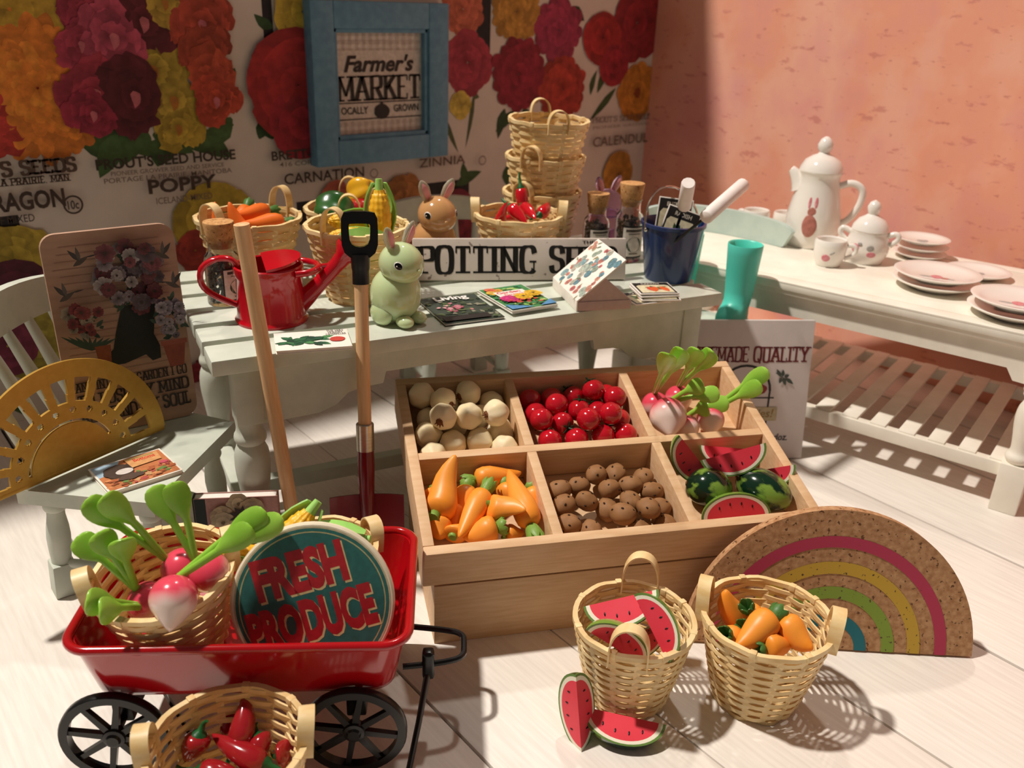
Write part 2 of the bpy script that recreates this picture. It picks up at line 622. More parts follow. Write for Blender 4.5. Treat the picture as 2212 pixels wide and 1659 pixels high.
# stroke alphabet for slab lettering: (advance, strokes); 's' straight, 'c' curved
GLY = {
    'A': (.86, [('s', [(.06, 0), (.43, 1)]), ('s', [(.43, 1), (.8, 0)]), ('h', [(.2, .36), (.66, .36)])]),
    'B': (.76, [('s', [(.1, 0), (.1, 1)]), ('c', [(.1, 1), (.55, 1), (.68, .92), (.68, .6), (.5, .53), (.1, .53)]), ('c', [(.1, .53), (.55, .53), (.74, .42), (.74, .08), (.55, 0), (.1, 0)])]),
    'C': (.76, [('c', [(.72, .72), (.66, .95), (.42, 1.03), (.1, .95), (.06, .5), (.1, .05), (.42, -.03), (.66, .05), (.72, .28)])]),
    'D': (.8, [('s', [(.1, 0), (.1, 1)]), ('c', [(.1, 1), (.5, 1), (.74, .86), (.76, .5), (.74, .14), (.5, 0), (.1, 0)])]),
    'E': (.7, [('s', [(.1, 0), (.1, 1)]), ('h', [(.1, 1), (.64, 1)]), ('h', [(.1, .52), (.5, .52)]), ('h', [(.1, 0), (.64, 0)]), ('t', [(.63, .78), (.63, 1)]), ('t', [(.63, 0), (.63, .22)])]),
    'F': (.66, [('s', [(.1, 0), (.1, 1)]), ('h', [(.1, 1), (.62, 1)]), ('h', [(.1, .5), (.48, .5)]), ('t', [(.61, .78), (.61, 1)])]),
    'G': (.8, [('c', [(.7, .74), (.64, .96), (.42, 1.03), (.1, .95), (.06, .5), (.1, .05), (.42, -.03), (.62, .02), (.68, .12)]), ('t', [(.68, 0), (.68, .42)]), ('h', [(.46, .42), (.8, .42)])]),
    'H': (.84, [('s', [(.12, 0), (.12, 1)]), ('s', [(.72, 0), (.72, 1)]), ('h', [(.12, .52), (.72, .52)])]),
    'I': (.38, [('s', [(.19, 0), (.19, 1)])]),
    'J': (.6, [('s', [(.45, .3), (.45, 1)]), ('c', [(.45, .3), (.42, .02), (.22, -.03), (.06, .06), (.06, .24)])]),
    'K': (.82, [('s', [(.12, 0), (.12, 1)]), ('s', [(.68, 1), (.16, .46)]), ('s', [(.32, .62), (.74, 0)])]),
    'L': (.66, [('s', [(.12, 0), (.12, 1)]), ('h', [(.12, 0), (.62, 0)]), ('t', [(.61, 0), (.61, .26)])]),
    'M': (1.0, [('s', [(.1, 0), (.14, 1)]), ('s', [(.86, 1), (.9, 0)]), ('v', [(.14, 1), (.5, .2)]), ('v', [(.86, 1), (.5, .2)])]),
    'N': (.86, [('s', [(.12, 0), (.12, 1)]), ('s', [(.74, 0), (.74, 1)]), ('v', [(.12, 1), (.74, 0)])]),
    'O': (.82, [('c', [(.41, 1.03), (.1, .97), (.05, .5), (.1, .03), (.41, -.03), (.72, .03), (.77, .5), (.72, .97), (.41, 1.03)])]),
    'P': (.74, [('s', [(.12, 0), (.12, 1)]), ('c', [(.12, 1), (.55, 1), (.72, .92), (.72, .56), (.55, .48), (.12, .48)])]),
    'Q': (.82, [('c', [(.41, 1.03), (.1, .97), (.05, .5), (.1, .03), (.41, -.03), (.72, .03), (.77, .5), (.72, .97), (.41, 1.03)]), ('v', [(.45, .22), (.74, -.12)])]),
    'R': (.8, [('s', [(.12, 0), (.12, 1)]), ('c', [(.12, 1), (.55, 1), (.7, .92), (.7, .58), (.55, .5), (.12, .5)]), ('s', [(.42, .5), (.74, 0)])]),
    'S': (.7, [('c', [(.62, .74), (.58, .98), (.34, 1.04), (.06, .98), (.05, .66), (.3, .54), (.6, .46), (.66, .1), (.36, -.04), (.1, .02), (.06, .26)])]),
    'T': (.74, [('s', [(.37, 0), (.37, 1)]), ('h', [(.03, 1), (.71, 1)]), ('t', [(.04, .76), (.04, 1)]), ('t', [(.7, .76), (.7, 1)])]),
    'U': (.82, [('s', [(.13, .35), (.13, 1)]), ('s', [(.69, .35), (.69, 1)]), ('c', [(.13, .4), (.13, .02), (.41, -.06), (.69, .02), (.69, .4)])]),
    'V': (.82, [('s', [(.04, 1), (.41, 0)]), ('s', [(.78, 1), (.41, 0)])]),
    'W': (1.1, [('s', [(.04, 1), (.3, 0)]), ('v', [(.3, 0), (.55, .8)]), ('v', [(.55, .8), (.8, 0)]), ('s', [(1.06, 1), (.8, 0)])]),
    'X': (.8, [('s', [(.06, 0), (.74, 1)]), ('s', [(.74, 0), (.06, 1)])]),
    'Y': (.8, [('s', [(.05, 1), (.4, .48)]), ('s', [(.75, 1), (.4, .48)]), ('s', [(.4, 0), (.4, .48)])]),
    'Z': (.7, [('h', [(.06, 1), (.64, 1)]), ('v', [(.62, 1), (.08, 0)]), ('h', [(.06, 0), (.64, 0)])]),
    "'": (.22, [('t', [(.1, .75), (.1, 1)])]), '.': (.24, [('t', [(.1, -.04), (.1, .08)])]), ',': (.24, [('t', [(.1, -.1), (.1, .08)])]),
    '-': (.5, [('h', [(.08, .45), (.42, .45)])]), ' ': (.42, []),
    '1': (.45, [('s', [(.24, 0), (.24, 1)]), ('t', [(.08, .8), (.24, 1)])]), '0': (.7, [('c', [(.35, 1.02), (.08, .9), (.06, .5), (.08, .1), (.35, -.02), (.62, .1), (.64, .5), (.62, .9), (.35, 1.02)])]),
    '4': (.7, [('s', [(.5, 0), (.5, 1)]), ('h', [(.05, .3), (.66, .3)]), ('v', [(.5, 1), (.05, .3)])]),
    '6': (.66, [('c', [(.55, .92), (.3, 1.03), (.06, .8), (.05, .3), (.12, 0), (.4, -.03), (.6, .1), (.6, .5), (.4, .56), (.12, .45)])]),
    '&': (.86, [('c', [(.78, 0), (.2, .75), (.3, 1.02), (.52, .96), (.5, .7), (.08, .4), (.1, .02), (.45, -.05), (.75, .4)])]),
}


def slab(text, x, y, h, tv=.2, th=.11, serif=True, sx=1.0, gap=.1, rot=0.0, center=False, fit=None):
    """polygons of slab-serif lettering, baseline start (x, y), cap height h"""
    adv = [GLY[ch][0] for ch in text]
    total = sum(adv) + gap * (len(text) - 1)
    if fit:
        sx = fit / (total * h)
    X = -total / 2 if center else 0.0
    out = []
    cr, sr = math.cos(rot), math.sin(rot)

    def put(poly):
        q = []
        for px, py in poly:
            a, b = px * h * sx, py * h
            q.append((x + a * cr - b * sr, y + a * sr + b * cr))
        out.append(q)

    for ch, ad in zip(text, adv):
        for kind, pts in GLY[ch][1]:
            p = [Vector((a + X, b, 0)) for a, b in pts]
            if kind == 'c':
                p = smooth_path(p, 2)
            n = len(p)
            L, Rr = [], []
            for i in range(n):
                t = p[min(i + 1, n - 1)] - p[max(i - 1, 0)]
                if kind == 'c' and pts[0] == pts[-1] and i in (0, n - 1):
                    t = p[1] - p[n - 2]
                t.normalize()
                wd = tv * abs(t.y) + th * abs(t.x)
                if kind == 'h':
                    wd = th
                if kind == 'v':
                    wd = (tv + th) * .5
                if kind == 't':
                    wd = th
                nn = Vector((-t.y, t.x, 0)) * wd / 2
                L.append(p[i] + nn)
                Rr.append(p[i] - nn)
            for i in range(n - 1):
                put([(L[i].x, L[i].y), (Rr[i].x, Rr[i].y), (Rr[i + 1].x, Rr[i + 1].y), (L[i + 1].x, L[i + 1].y)])
            if serif and kind == 's':
                for q in (p[0], p[-1]):
                    if q.y < .01 or q.y > .99:
                        sw = tv * 1.15 + .06
                        y0 = 0 - th * .3 if q.y < .5 else 1 - th * .7
                        put([(q.x - sw, y0), (q.x + sw, y0), (q.x + sw, y0 + th), (q.x - sw, y0 + th)])
        X += ad + gap
    return out


def text_polys(text, x, y, h, shear=0.0, bold=0.0, rot=0.0, center=False, sx=1.0, fit=None, space=1.0):
    """polygons of plain or script lettering from the built-in font"""
    cu = bpy.data.curves.new('lettering', 'FONT')
    cu.body = text
    cu.size = 1.0
    cu.shear = shear
    cu.offset = bold
    cu.space_character = space
    cu.resolution_u = 3
    cu.align_x = 'LEFT'
    o = bpy.data.objects.new('lettering', cu)
    me = bpy.data.meshes.new_from_object(o)
    vs = [v.co.copy() for v in me.vertices]
    polys = [[vs[i] for i in p.vertices] for p in me.polygons]
    bpy.data.objects.remove(o)
    bpy.data.curves.remove(cu)
    bpy.data.meshes.remove(me)
    if not vs:
        return []
    xs = [v.x for v in vs]
    w0, w1 = min(xs), max(xs)
    cap = .70
    k = h / cap
    kx = (fit / (w1 - w0)) if fit else k * sx
    off = (w0 + w1) / 2 if center else w0
    cr, sr = math.cos(rot), math.sin(rot)
    out = []
    for p in polys:
        q = []
        for v in p:
            a, b = (v.x - off) * kx, v.y * k
            q.append((x + a * cr - b * sr, y + a * sr + b * cr))
        out.append(q)
    return out


ORD = ['first', 'second', 'third', 'fourth', 'fifth', 'sixth', 'seventh', 'eighth', 'ninth']


# ================================================================== THE SETTING
WALL_Y, WALL_X, WALL_H = 4.05, 4.46, 3.7
under = mat('dark_groove', '#3b3029', '#45392f', 10, rough=.9)
floor = obj('floor', MB().box((6.2, 5.8, .03), (1.36, 1.3, -.040), 0).mesh('floor', under), kind='structure')
edges = [-1.75, -1.12, -.60, -.03, .506, 1.066, 1.54, 2.015, 2.56, 3.118, 3.68, 4.10, 4.46]
for a, b in zip(edges[:-1], edges[1:]):
    g = .0022 if a == 1.066 or b == 2.015 and a == 1.54 else .006
    pl = MB().box((b - a - 2 * g, 5.72, .024), (0, 0, 0), .003)
    part('plank', pl, floor_m, floor, Matrix.Translation(((a + b) / 2, 1.3, -.012)))

cream = mat('cream_wallpaper', '#d2c9be', '#dbd2c7', 5, rough=.8)
wall_b = obj('wall_back', MB().box((6.3, .05, WALL_H + .03), (0, .025, WALL_H / 2 - .015), 0).mesh('wall_back', cream),
             kind='structure', M=Matrix.Translation((1.31, WALL_Y, 0)))
WX = 1.31

# pink plaster with orange clouds and worn red flecks
pm = bpy.data.materials.new('pink_plaster')
pm.use_nodes = True
nt = pm.node_tree
b = nt.nodes['Principled BSDF']
b.inputs['Roughness'].default_value = .85
tc = nt.nodes.new('ShaderNodeTexCoord')


def noise_ramp(scale, stops, stretch=(1, 1, 1), detail=5.0, rough=.55):
    mp_ = nt.nodes.new('ShaderNodeMapping')
    mp_.inputs['Scale'].default_value = stretch
    nt.links.new(tc.outputs['Object'], mp_.inputs[0])
    n_ = nt.nodes.new('ShaderNodeTexNoise')
    n_.inputs['Scale'].default_value = scale
    n_.inputs['Detail'].default_value = detail
    n_.inputs['Roughness'].default_value = rough
    nt.links.new(mp_.outputs[0], n_.inputs[0])
    r_ = nt.nodes.new('ShaderNodeValToRGB')
    r_.color_ramp.elements[0].position = stops[0][0]
    r_.color_ramp.elements[1].position = stops[-1][0]
    r_.color_ramp.elements[0].color = stops[0][1]
    r_.color_ramp.elements[1].color = stops[-1][1]
    for p_, c_ in stops[1:-1]:
        e_ = r_.color_ramp.elements.new(p_)
        e_.color = c_
    nt.links.new(n_.outputs[0], r_.inputs[0])
    return r_.outputs[0]


def mix_in(a, bcol, fac):
    mx_ = nt.nodes.new('ShaderNodeMix')
    mx_.data_type = 'RGBA'
    nt.links.new(fac, mx_.inputs[0])
    nt.links.new(a, mx_.inputs[6])
    mx_.inputs[7].default_value = bcol
    return mx_.outputs[2]


BW = lambda v: (v, v, v, 1)
base = noise_ramp(1.3, [(.30, lin('#e39a8e')), (.45, lin('#eaa184')), (.55, lin('#eeaf96')), (.70, lin('#e59b92'))])
base = mix_in(base, lin('#dd959a'), noise_ramp(2.1, [(.52, BW(0)), (.75, BW(.55))], (1, 1.4, 1)))
base = mix_in(base, lin('#c4726a'), noise_ramp(7.0, [(.60, BW(0)), (.66, BW(.55))], (1, .8, 2.4), 4.0, .65))
base = mix_in(base, lin('#b0605a'), noise_ramp(19.0, [(.66, BW(0)), (.70, BW(.5))], (1, .8, 1.8), 3.0, .6))
nt.links.new(base, b.inputs['Base Color'])
wall_r = obj('wall_right', MB().box((.05, 5.9, WALL_H + .03), (.025, 0, WALL_H / 2 - .015), 0).mesh('wall_right', pm),
             kind='structure', M=Matrix.Translation((WALL_X, 1.15, 0)))

# ---- seed-packet print on the back wall
lv = [0]


def wflower(p, r, col, petals=9, rings=3, core=None, squash=1.0, wd=.9, level=None, seed=None):
    lv[0] += 1
    pb = PB('xz', base=.0012 + .0008 * ((lv[0] if level is None else level) % 24), eps=.00003)
    col = '#' + ''.join('%02x' % min(255, int(int(col[i:i + 2], 16) * 1.06)) for i in (1, 3, 5))
    pb.bloom(p[0] - WX, p[1], r, col, petals, rings, seed if seed is not None else lv[0], core, squash, wd)
    pb.build('printed_flower', wall_b, wallprint)


def wleaves(pts, col='#4d6b3a', wd=.05, base=.0010):
    pb = PB('xz', base=base, eps=.00003)
    rnd = random.Random(len(pts) * 7 + int(pts[0][0][0] * 100))
    for a, c in pts:
        k = rnd.uniform(.75, 1.15)
        cc = tuple(min(1, v * k) for v in lin(col)[:3]) + (1,)
        pb.leaf(a[0] - WX, a[1], c[0] - WX, c[1], wd * rnd.uniform(.8, 1.25), cc, rnd.uniform(-.01, .01))
    pb.build('printed_leaf', wall_b, wallprint)


def wblock(p0, p1, col='#2c2a2c'):
    PB('xz', base=.0006).rect(p0[0] - WX, p1[1], p1[0] - WX, p0[1], col).build('printed_panel', wall_b, wallprint)


def wtext(txt, p0, p1, h, col='#4a3d36', style='slab', tv=.17, th=.10, bold=.008, base=.0222):
    pb = PB('xz', base=base)
    x0, x1 = p0[0] - WX, p1[0] - WX
    z = (p0[1] + p1[1]) / 2
    if style == 'slab':
        pb.polys(slab(txt, x0, z, h, tv, th, True, fit=x1 - x0), col)
    else:
        pb.polys(text_polys(txt, x0, z, h, bold=bold, fit=x1 - x0), col)
    pb.build('printed_lettering', wall_b, wallprint)


def wring(p, r, col='#4a3d36', txt=None, base=.0222):
    pb = PB('xz', base=base)
    n = 22
    for k in range(n):
        a0, a1 = 2 * math.pi * k / n, 2 * math.pi * (k + 1) / n
        pb.poly([(p[0] - WX + math.cos(a) * q, p[1] + math.sin(a) * q) for a, q in ((a0, r), (a1, r), (a1, r * .8), (a0, r * .8))], col, step=False)
    if txt:
        pb.polys(text_polys(txt, p[0] - WX, p[1] - r * .45, r * .9, center=True, bold=.02, sx=.7), col)
    pb.build('printed_lettering', wall_b, wallprint)


wblock((0.199,0.901), (0.731,0.552))
wblock((1.858,1.849), (1.906,1.552))
wblock((3.062,1.854), (3.159,1.49))
wblock((1.967,0.819), (2.307,0.702))
wblock((2.693,0.838), (3.032,0.615))
# dahlia panel, far left
wflower((0.834,1.679), .20, '#c9a53a', 12, 3)
wflower((0.884,1.392), .30, '#d9812e', 28, 9, wd=.9, level=1)
wflower((0.7,1.372), .25, '#b5382f', 20, 7, wd=1.0, level=2)
wleaves([((0.904,1.614), (1.043,1.641)), ((0.908,1.589), (1.026,1.699)), ((0.744,1.159), (0.818,1.199)), ((0.713,1.173), (0.802,1.154)), ((0.945,1.611), (1.017,1.589))], '#5d7a3e', .05)
# snapdragon panel
for p, r, c in [((1.345,1.453), .15, '#c9b042'), ((1.113,1.65), .11, '#b23b53'), ((1.331,1.644), .14, '#6f2430'), ((1.426,1.717), .10, '#cfae45'), ((1.575,1.637), .13, '#c2503a'), ((1.073,1.555), .10, '#b84059'),
                ((1.202,1.581), .14, '#c2506a'), ((1.575,1.534), .11, '#b04a34'), ((1.099,1.367), .14, '#b23a50'), ((1.255,1.352), .15, '#641e2b'), ((1.573,1.419), .12, '#c85639'), ((1.605,1.32), .11, '#c94f35'),
                ((1.077,1.285), .10, '#a8304a'), ((1.397,1.48), .14, '#d0b64a'), ((1.419,1.327), .14, '#cfb446'), ((1.425,1.209), .11, '#cdb03e'), ((1.217,1.491), .09, '#cf6a72')]:
    rq = random.Random(int(p[0] * 997))
    pb = PB('xz', base=.0012 + .0008 * (4 + lv[0] % 16), eps=.00003)
    lv[0] += 1
    for q in range(4):
        a = rq.uniform(0, 6.28) + q * 1.6
        o_ = r * (.42 if q < 3 else 0)
        pb.bloom(p[0] - WX + o_ * math.cos(a), p[1] + o_ * math.sin(a), r * rq.uniform(.62, .78), c, 6, 2, rq.randint(0, 999), None, 1.0, 1.25, dark=.5, frill=.16)
    pb.ell(p[0] - WX, p[1] - r * .1, r * .16, r * .22, '#b87a34' if c[1] in 'c' and c[3] in 'ab' else '#c9707a', jag=.3, seed=3, n=10)
    pb.build('printed_flower', wall_b, wallprint)
wleaves([((1.051,1.231), (1.123,1.083)), ((1.105,1.218), (1.243,1.113)), ((1.199,1.222), (1.299,1.089)), ((1.254,1.2), (1.158,1.06)), ((1.312,1.187), (1.485,1.095)), ((1.496,1.195), (1.656,1.061)), ((1.453,1.178), (1.592,1.087)),
         ((1.563,1.222), (1.681,1.205)), ((1.05,1.221), (1.112,1.142)), ((1.673,1.236), (1.53,1.112)), ((1.369,1.163), (1.314,1.047)), ((1.648,1.427), (1.697,1.377)), ((1.053,1.537), (1.116,1.484)), ((1.158,1.196), (1.067,1.019))], '#4a6a3c', .11)
# carnation panel
wflower((2.049,1.692), .14, '#c2a83c', 9, 3)
wflower((2.004,1.368), .26, '#a62a2c', 11, 4, wd=1.3)
wflower((2.017,1.198), .17, '#9e2330', 9, 3, wd=1.2)
wleaves([((1.906,1.621), (1.818,1.678)), ((1.93,1.631), (2.019,1.592)), ((1.799,1.136), (1.843,1.249)), ((1.868,1.131), (1.806,1.219))], '#3f6038', .06)
# zinnia panel
wflower((2.974,1.719), .14, '#c56a50', 14, 4)
wflower((3.009,1.456), .17, '#a53a48', 14, 4, wd=1.1)
wflower((2.967,1.237), .075, '#cdb752', 8, 2)
wleaves([((3.059,1.313), (3.002,1.008)), ((3.05,1.301), (3.092,1.275)), ((2.86,1.189), (2.955,0.986))], '#66704a', .03)
wflower((3.334,1.714), .17, '#b98a3a', 18, 5)
wflower((3.647,1.622), .19, '#9c3352', 16, 5)
wflower((3.367,1.39), .20, '#8e2334', 16, 5)
wflower((3.708,1.3), .19, '#a83a2c', 16, 5)
wleaves([((3.274,1.206), (3.23,1.043)), ((3.342,1.19), (3.212,1.083)), ((3.744,1.745), (3.849,1.673)), ((3.411,1.2), (3.449,1.134))], '#3f5a38', .06)
# calendula panel
wflower((4.344,1.258), .18, '#c9852e', 14, 3, wd=1.1, core='#8e4a22')
wflower((4.29,1.665), .22, '#94242c', 10, 4, wd=1.2)
wflower((4.001,1.585), .15, '#a82c2c', 10, 3, wd=1.2)
wflower((4.117,1.427), .12, '#9a2530', 9, 3, wd=1.2)
wleaves([((3.996,1.269), (4.056,1.441)), ((4.153,1.291), (3.942,1.103)), ((3.938,1.258), (3.982,1.403))], '#4f6a3c', .045)
# the next row of packets, mostly behind the furniture
for p, r, c, n in [((1.542,0.771), .19, '#b29a34', 8), ((0.685,0.721), .15, '#b39c38', 8), ((0.667,0.563), .16, '#5e2032', 9), ((1.437,0.653), .10, '#9a3528', 8), ((2.582,0.764), .15, '#a8713a', 16), ((2.185,0.812), .09, '#b8604c', 9),
                   ((2.943,0.692), .10, '#82283a', 9), ((4.224,0.76), .14, '#c08a35', 10), ((2.994,0.525), .09, '#7c2230', 8), ((0.711,0.345), .16, '#a3963c', 8), ((0.596,0.36), .13, '#7c2f48', 8), ((1.386,-0.021), .13, '#8d2c3a', 8), ((2.645,0.571), .08, '#9c5a2c', 8)]:
    wflower(p, r, c, n, 3, wd=1.2)
wleaves([((2.941,0.809), (3.119,0.871)), ((3.022,0.814), (2.987,0.933)), ((0.563,0.119), (0.655,0.004)), ((0.637,0.122), (0.744,0.207)), ((0.556,0.077), (0.648,0.186)), ((3.31,0.774), (3.321,0.906))], '#4a6a3c', .06)

DK, MD = '#4b3d35', '#7d6c60'
wtext('S SEEDS', (0.698,1.068), (0.976,1.06), .052, '#5a473b', tv=.26, th=.17)
wtext('A PRAIRIE, MAN.', (0.688,1.03), (0.95,1.02), .027, '#5a473b', tv=.24, th=.15)
wtext('RAGON', (0.646,0.923), (0.914,0.927), .070, DK, 'plain', bold=.035)
wring((0.941,0.924), .040, DK, '10c')
wtext('F MIXED', (0.66,0.872), (0.786,0.876), .031, DK, 'plain')
wtext("PROUT'S SEED HOUSE", (1.053,1.057), (1.667,1.058), .043, '#423a30', 'plain', bold=.03)
wtext('PIONEER GROWER SEED AND SERVICE', (1.109,1.027), (1.608,1.029), .018, MD, 'plain')
wtext('PORTAGE LA PRAIRIE, MANITOBA', (1.077,0.997), (1.643,0.999), .021, MD, 'plain')
wtext('POPPY', (1.256,0.939), (1.566,0.937), .058, DK, 'plain', bold=.035)
wtext('ICELAND-MIXED', (1.284,0.888), (1.539,0.887), .028, MD, 'plain')
wtext('BRETT-YOUNG', (1.844,1.034), (2.288,1.035), .042, '#4a3f38', 'plain', bold=.025)
wtext('416 CORYDON', (1.882,1), (2.181,1.002), .022, MD, 'plain')
wtext('CARNATION', (1.9,0.918), (2.343,0.914), .050, DK, 'plain', bold=.02)
wring((2.401,0.926), .024, MD)
wtext('ZINNIA', (2.679,0.936), (2.987,0.926), .046, '#6b5546', 'plain', bold=.015)
wring((3.107,0.936), .026, '#6b5546')
wtext("PROUT'S SEED HOUSE", (3.95,1.1), (4.51,1.091), .030, MD)
wtext('PIONEER GROWER', (3.961,1.063), (4.49,1.051), .016, '#a08e80', 'plain')
wtext('CALENDULA', (3.968,0.957), (4.532,0.942), .058, '#6f5c4e', 'plain', bold=.015)


# ================================================================== FURNITURE
def turned(zs):
    """lathe profile through (z, radius) stops, smoothed"""
    return [(p[1], p[0]) for p in smooth_path([(z, r, 0) for z, r in zs], 1)]


# ---- potting table
TB = thing('potting_table', 'pale sage slatted potting table carrying the watering can, bunnies and baskets', 'table', (.864, 2.404, 0), -12.6)
TL, TD, TZ = 1.897, .964, .78
for y0, y1 in ((0, .140), (.176, .306), (.342, .470), (.506, .634), (.670, .798), (.834, .964)):
    part('plank', MB().box((TL, y1 - y0, .052), (TL / 2, (y0 + y1) / 2, TZ - .026), .009), sage, TB)
part('under_board', MB().box((TL - .06, TD - .05, .02), (TL / 2, TD / 2, TZ - .046), .002), sage, TB)
for y in (.05, .79):
    ap = [(.12, 0), (TL - .12, 0), (TL - .12, -.19)]
    ap += [(TL - .12 - x, z) for x, z in ((.20, -.185), (.26, -.165), (.30, -.13), (.34, -.12), (.42, -.115), (.43, -.075))]
    ap += [(.12 + x, z) for x, z in ((.43, -.075), (.42, -.115), (.34, -.12), (.30, -.13), (.26, -.165), (.20, -.185))] + [(.12, -.19)]
    part('apron', MB().prism([(x, z + TZ - .056) for x, z in ap], y - .012, y + .012), sage, TB, ang=25)
for x in (.10, TL - .10):
    part('side_apron', MB().box((.024, .60, .10), (x, .42, TZ - .056 - .05), .003), sage, TB)
for x in (.105, TL - .105):
    for y in (.075, .765):
        lg = MB()
        lg.box((.088, .088, .19), (0, 0, TZ - .056 - .095), .012)
        lg.lathe(turned([(.150, .030), (.185, .036), (.23, .040), (.31, .050), (.37, .057), (.425, .056), (.455, .044), (.462, .040), (.468, .050), (.488, .052), (.505, .042), (.53, .042), (.545, .044)]), 20)
        lg.box((.094, .094, .16), (0, 0, .08), .006)
        part('leg', lg, sage, TB, Matrix.Translation((x, y, 0)))
for x in (.105, TL - .105):
    part('stretcher', MB().box((.06, .60, .06), (x, .42, .10), .006), sage, TB)
part('stretcher', MB().box((TL - .26, .05, .055), (TL / 2, .42, .10), .006), sage, TB)


# ---- chairs: seat outline given counter-clockwise from the back-left corner (back edge last)
def make_chair(name, label, loc, rz, seat, sh, H, crest_w, lean=.10, crest_h=.145, paint=sage):
    t = thing(name, label, 'chair', loc, rz)
    sp = smooth_path([(x, y, 0) for x, y in seat], 0, True)
    part('seat', MB().prism([(p.x, p.y) for p in sp], sh - .048, sh, 'xy'), paint, t)
    cx = sum(p[0] for p in seat) / 4
    cy = sum(p[1] for p in seat) / 4
    feet = []
    for i, (x, y) in enumerate(seat):
        a = Vector((cx + (x - cx) * .72, cy + (y - cy) * .72, sh - .045))
        f = Vector((cx + (x - cx) * .78, cy + (y - cy) * .78, 0))
        feet.append((a, f))
        ax = (a - f).normalized()
        L = (a - f).length
        lg = MB()
        lg.lathe(turned([(.10, .028), (.13, .030), (.17, .034), (.22, .036), (L - .07, .024), (L - .062, .034), (L - .045, .036), (L - .03, .028), (L, .026)]), 16)
        lg.box((.070, .070, .115), (0, 0, .0575), .007)
        M = (Matrix.Translation(f) @ Vector((0, 0, 1)).rotation_difference(ax).to_matrix().to_4x4())
        part('leg', lg, paint, t, M)
    mid = lambda q, k: q[1].lerp(q[0], k)
    for i, j, k in ((0, 1, .30), (2, 3, .30), (1, 2, .24)):
        part('stretcher', MB().tube([mid(feet[i], k), mid(feet[i], k).lerp(mid(feet[j], k), .5), mid(feet[j], k)], [.014, .018, .014], 10), paint, t)
    # back: spindles and curved crest
    bl, br = Vector((*seat[0], sh)), Vector((*seat[3], sh))
    d = (br - bl).normalized()
    back = Vector((-d.y, d.x, 0))
    if back.dot(Vector((cx, cy, 0)) - Vector((bl.x, bl.y, 0))) > 0:
        back = -back
    c0 = (bl + br) / 2
    zc = H - crest_h

    def crest_pt(u, z):
        return c0 + d * (u * crest_w / 2) + back * (lean + .045 * (1 - u * u)) + Vector((0, 0, z - sh)) + back * (.10 * (z - zc))
    n = 12
    vs, fs = [], []
    for i in range(n + 1):
        u = -1 + 2 * i / n
        e = max(0, abs(u) - .86) / .14
        top = H - .006 - .035 * (u * u) - .03 * e * e
        bot = zc + .012 * (1 - u * u) + .02 * e * e
        for z, o in ((bot, -.017), (top, -.017), (top, .017), (bot, .017)):
            vs.append(crest_pt(u, z) + back * o)
    for i in range(n):
        for k in range(4):
            k2 = (k + 1) % 4
            fs.append([i * 4 + k, i * 4 + k2, i * 4 + 4 + k2, i * 4 + 4 + k])
    fs += [[3, 2, 1, 0], [n * 4 + k for k in range(4)]]
    part('crest_rail', MB().add(vs, fs), paint, t)
    for k in range(5):
        u = -.72 + 1.44 * k / 4
        p0 = c0 + d * (u * (br - bl).length / 2 * .92) - back * .016 - Vector((0, 0, .01))
        p1 = crest_pt(u, zc + .025)
        part('spindle', MB().tube([p0, p0.lerp(p1, .5), p1], [.017, .022, .015], 10), paint, t)
    return t


make_chair('chair', 'pale sage spindle-back chair holding the garden sign and gold fan', (.69, 2.70, 0), 0,
           [(-.355, -.045), (-.06, -.355), (.345, .015), (.085, .47)], .41, .91, .66, lean=.10)
# low stool in the gap between table and bench
ST = thing('stool', 'low sage stool hidden behind the homemade sign, under the teal boots', 'stool', (3.01, 2.255, 0), -70)
part('seat', MB().box((.30, .20, .035), (0, 0, .52), .006), sage, ST)
for x in (-.115, .115):
    for y in (-.07, .07):
        part('leg', MB().tube([(x * 1.1, y * 1.1, 0), (x, y, .26), (x * .9, y * .9, .505)], [.014, .022, .016], 12), sage, ST)
make_chair('chair', 'sage chair behind the table, only its crest rail showing behind the tan bunny', (2.40, 3.30, 0), -14,
           [(-.25, .19), (-.25, -.19), (.25, -.19), (.25, .19)], .42, .89, .60, lean=.06, crest_h=.135)

# ---- white bench with slatted shelf
BN = thing('bench', 'cream white side table with a slatted lower shelf carrying the porcelain', 'side table', (3.0, 2.84, 0), -76.7)
BL_, BD, BZ = 1.90, 1.0, .73
part('table_top', MB().box((BL_, BD, .030), (BL_ / 2, BD / 2, BZ - .021), .008), bench_w, BN)
part('top_panel', MB().box((BL_ - .17, BD - .17, .008), (BL_ / 2, BD / 2, BZ - .004), .003), bench_w, BN)
for a, b_ in (((0, .04), (BL_, .04)), ((0, BD - .04), (BL_, BD - .04))):
    part('top_border', MB().box((BL_, .078, .010), (BL_ / 2, a[1], BZ - .004), .003), bench_w, BN)
for x in (.04, BL_ - .04):
    part('top_border', MB().box((.078, BD - .16, .010), (x, BD / 2, BZ - .004), .003), bench_w, BN)
part('edge_moulding', MB().box((BL_ - .03, BD - .03, .022), (BL_ / 2, BD / 2, BZ - .047), .006), bench_w, BN)
for y in (.045, BD - .045):
    ap = [(.06, BZ - .056), (BL_ - .06, BZ - .056), (BL_ - .06, BZ - .20), (BL_ - .16, BZ - .195), (BL_ - .19, BZ - .15), (.19, BZ - .15), (.16, BZ - .195), (.06, BZ - .20)]
    part('apron', MB().prism(ap, y - .012, y + .012), bench_w, BN, ang=25)
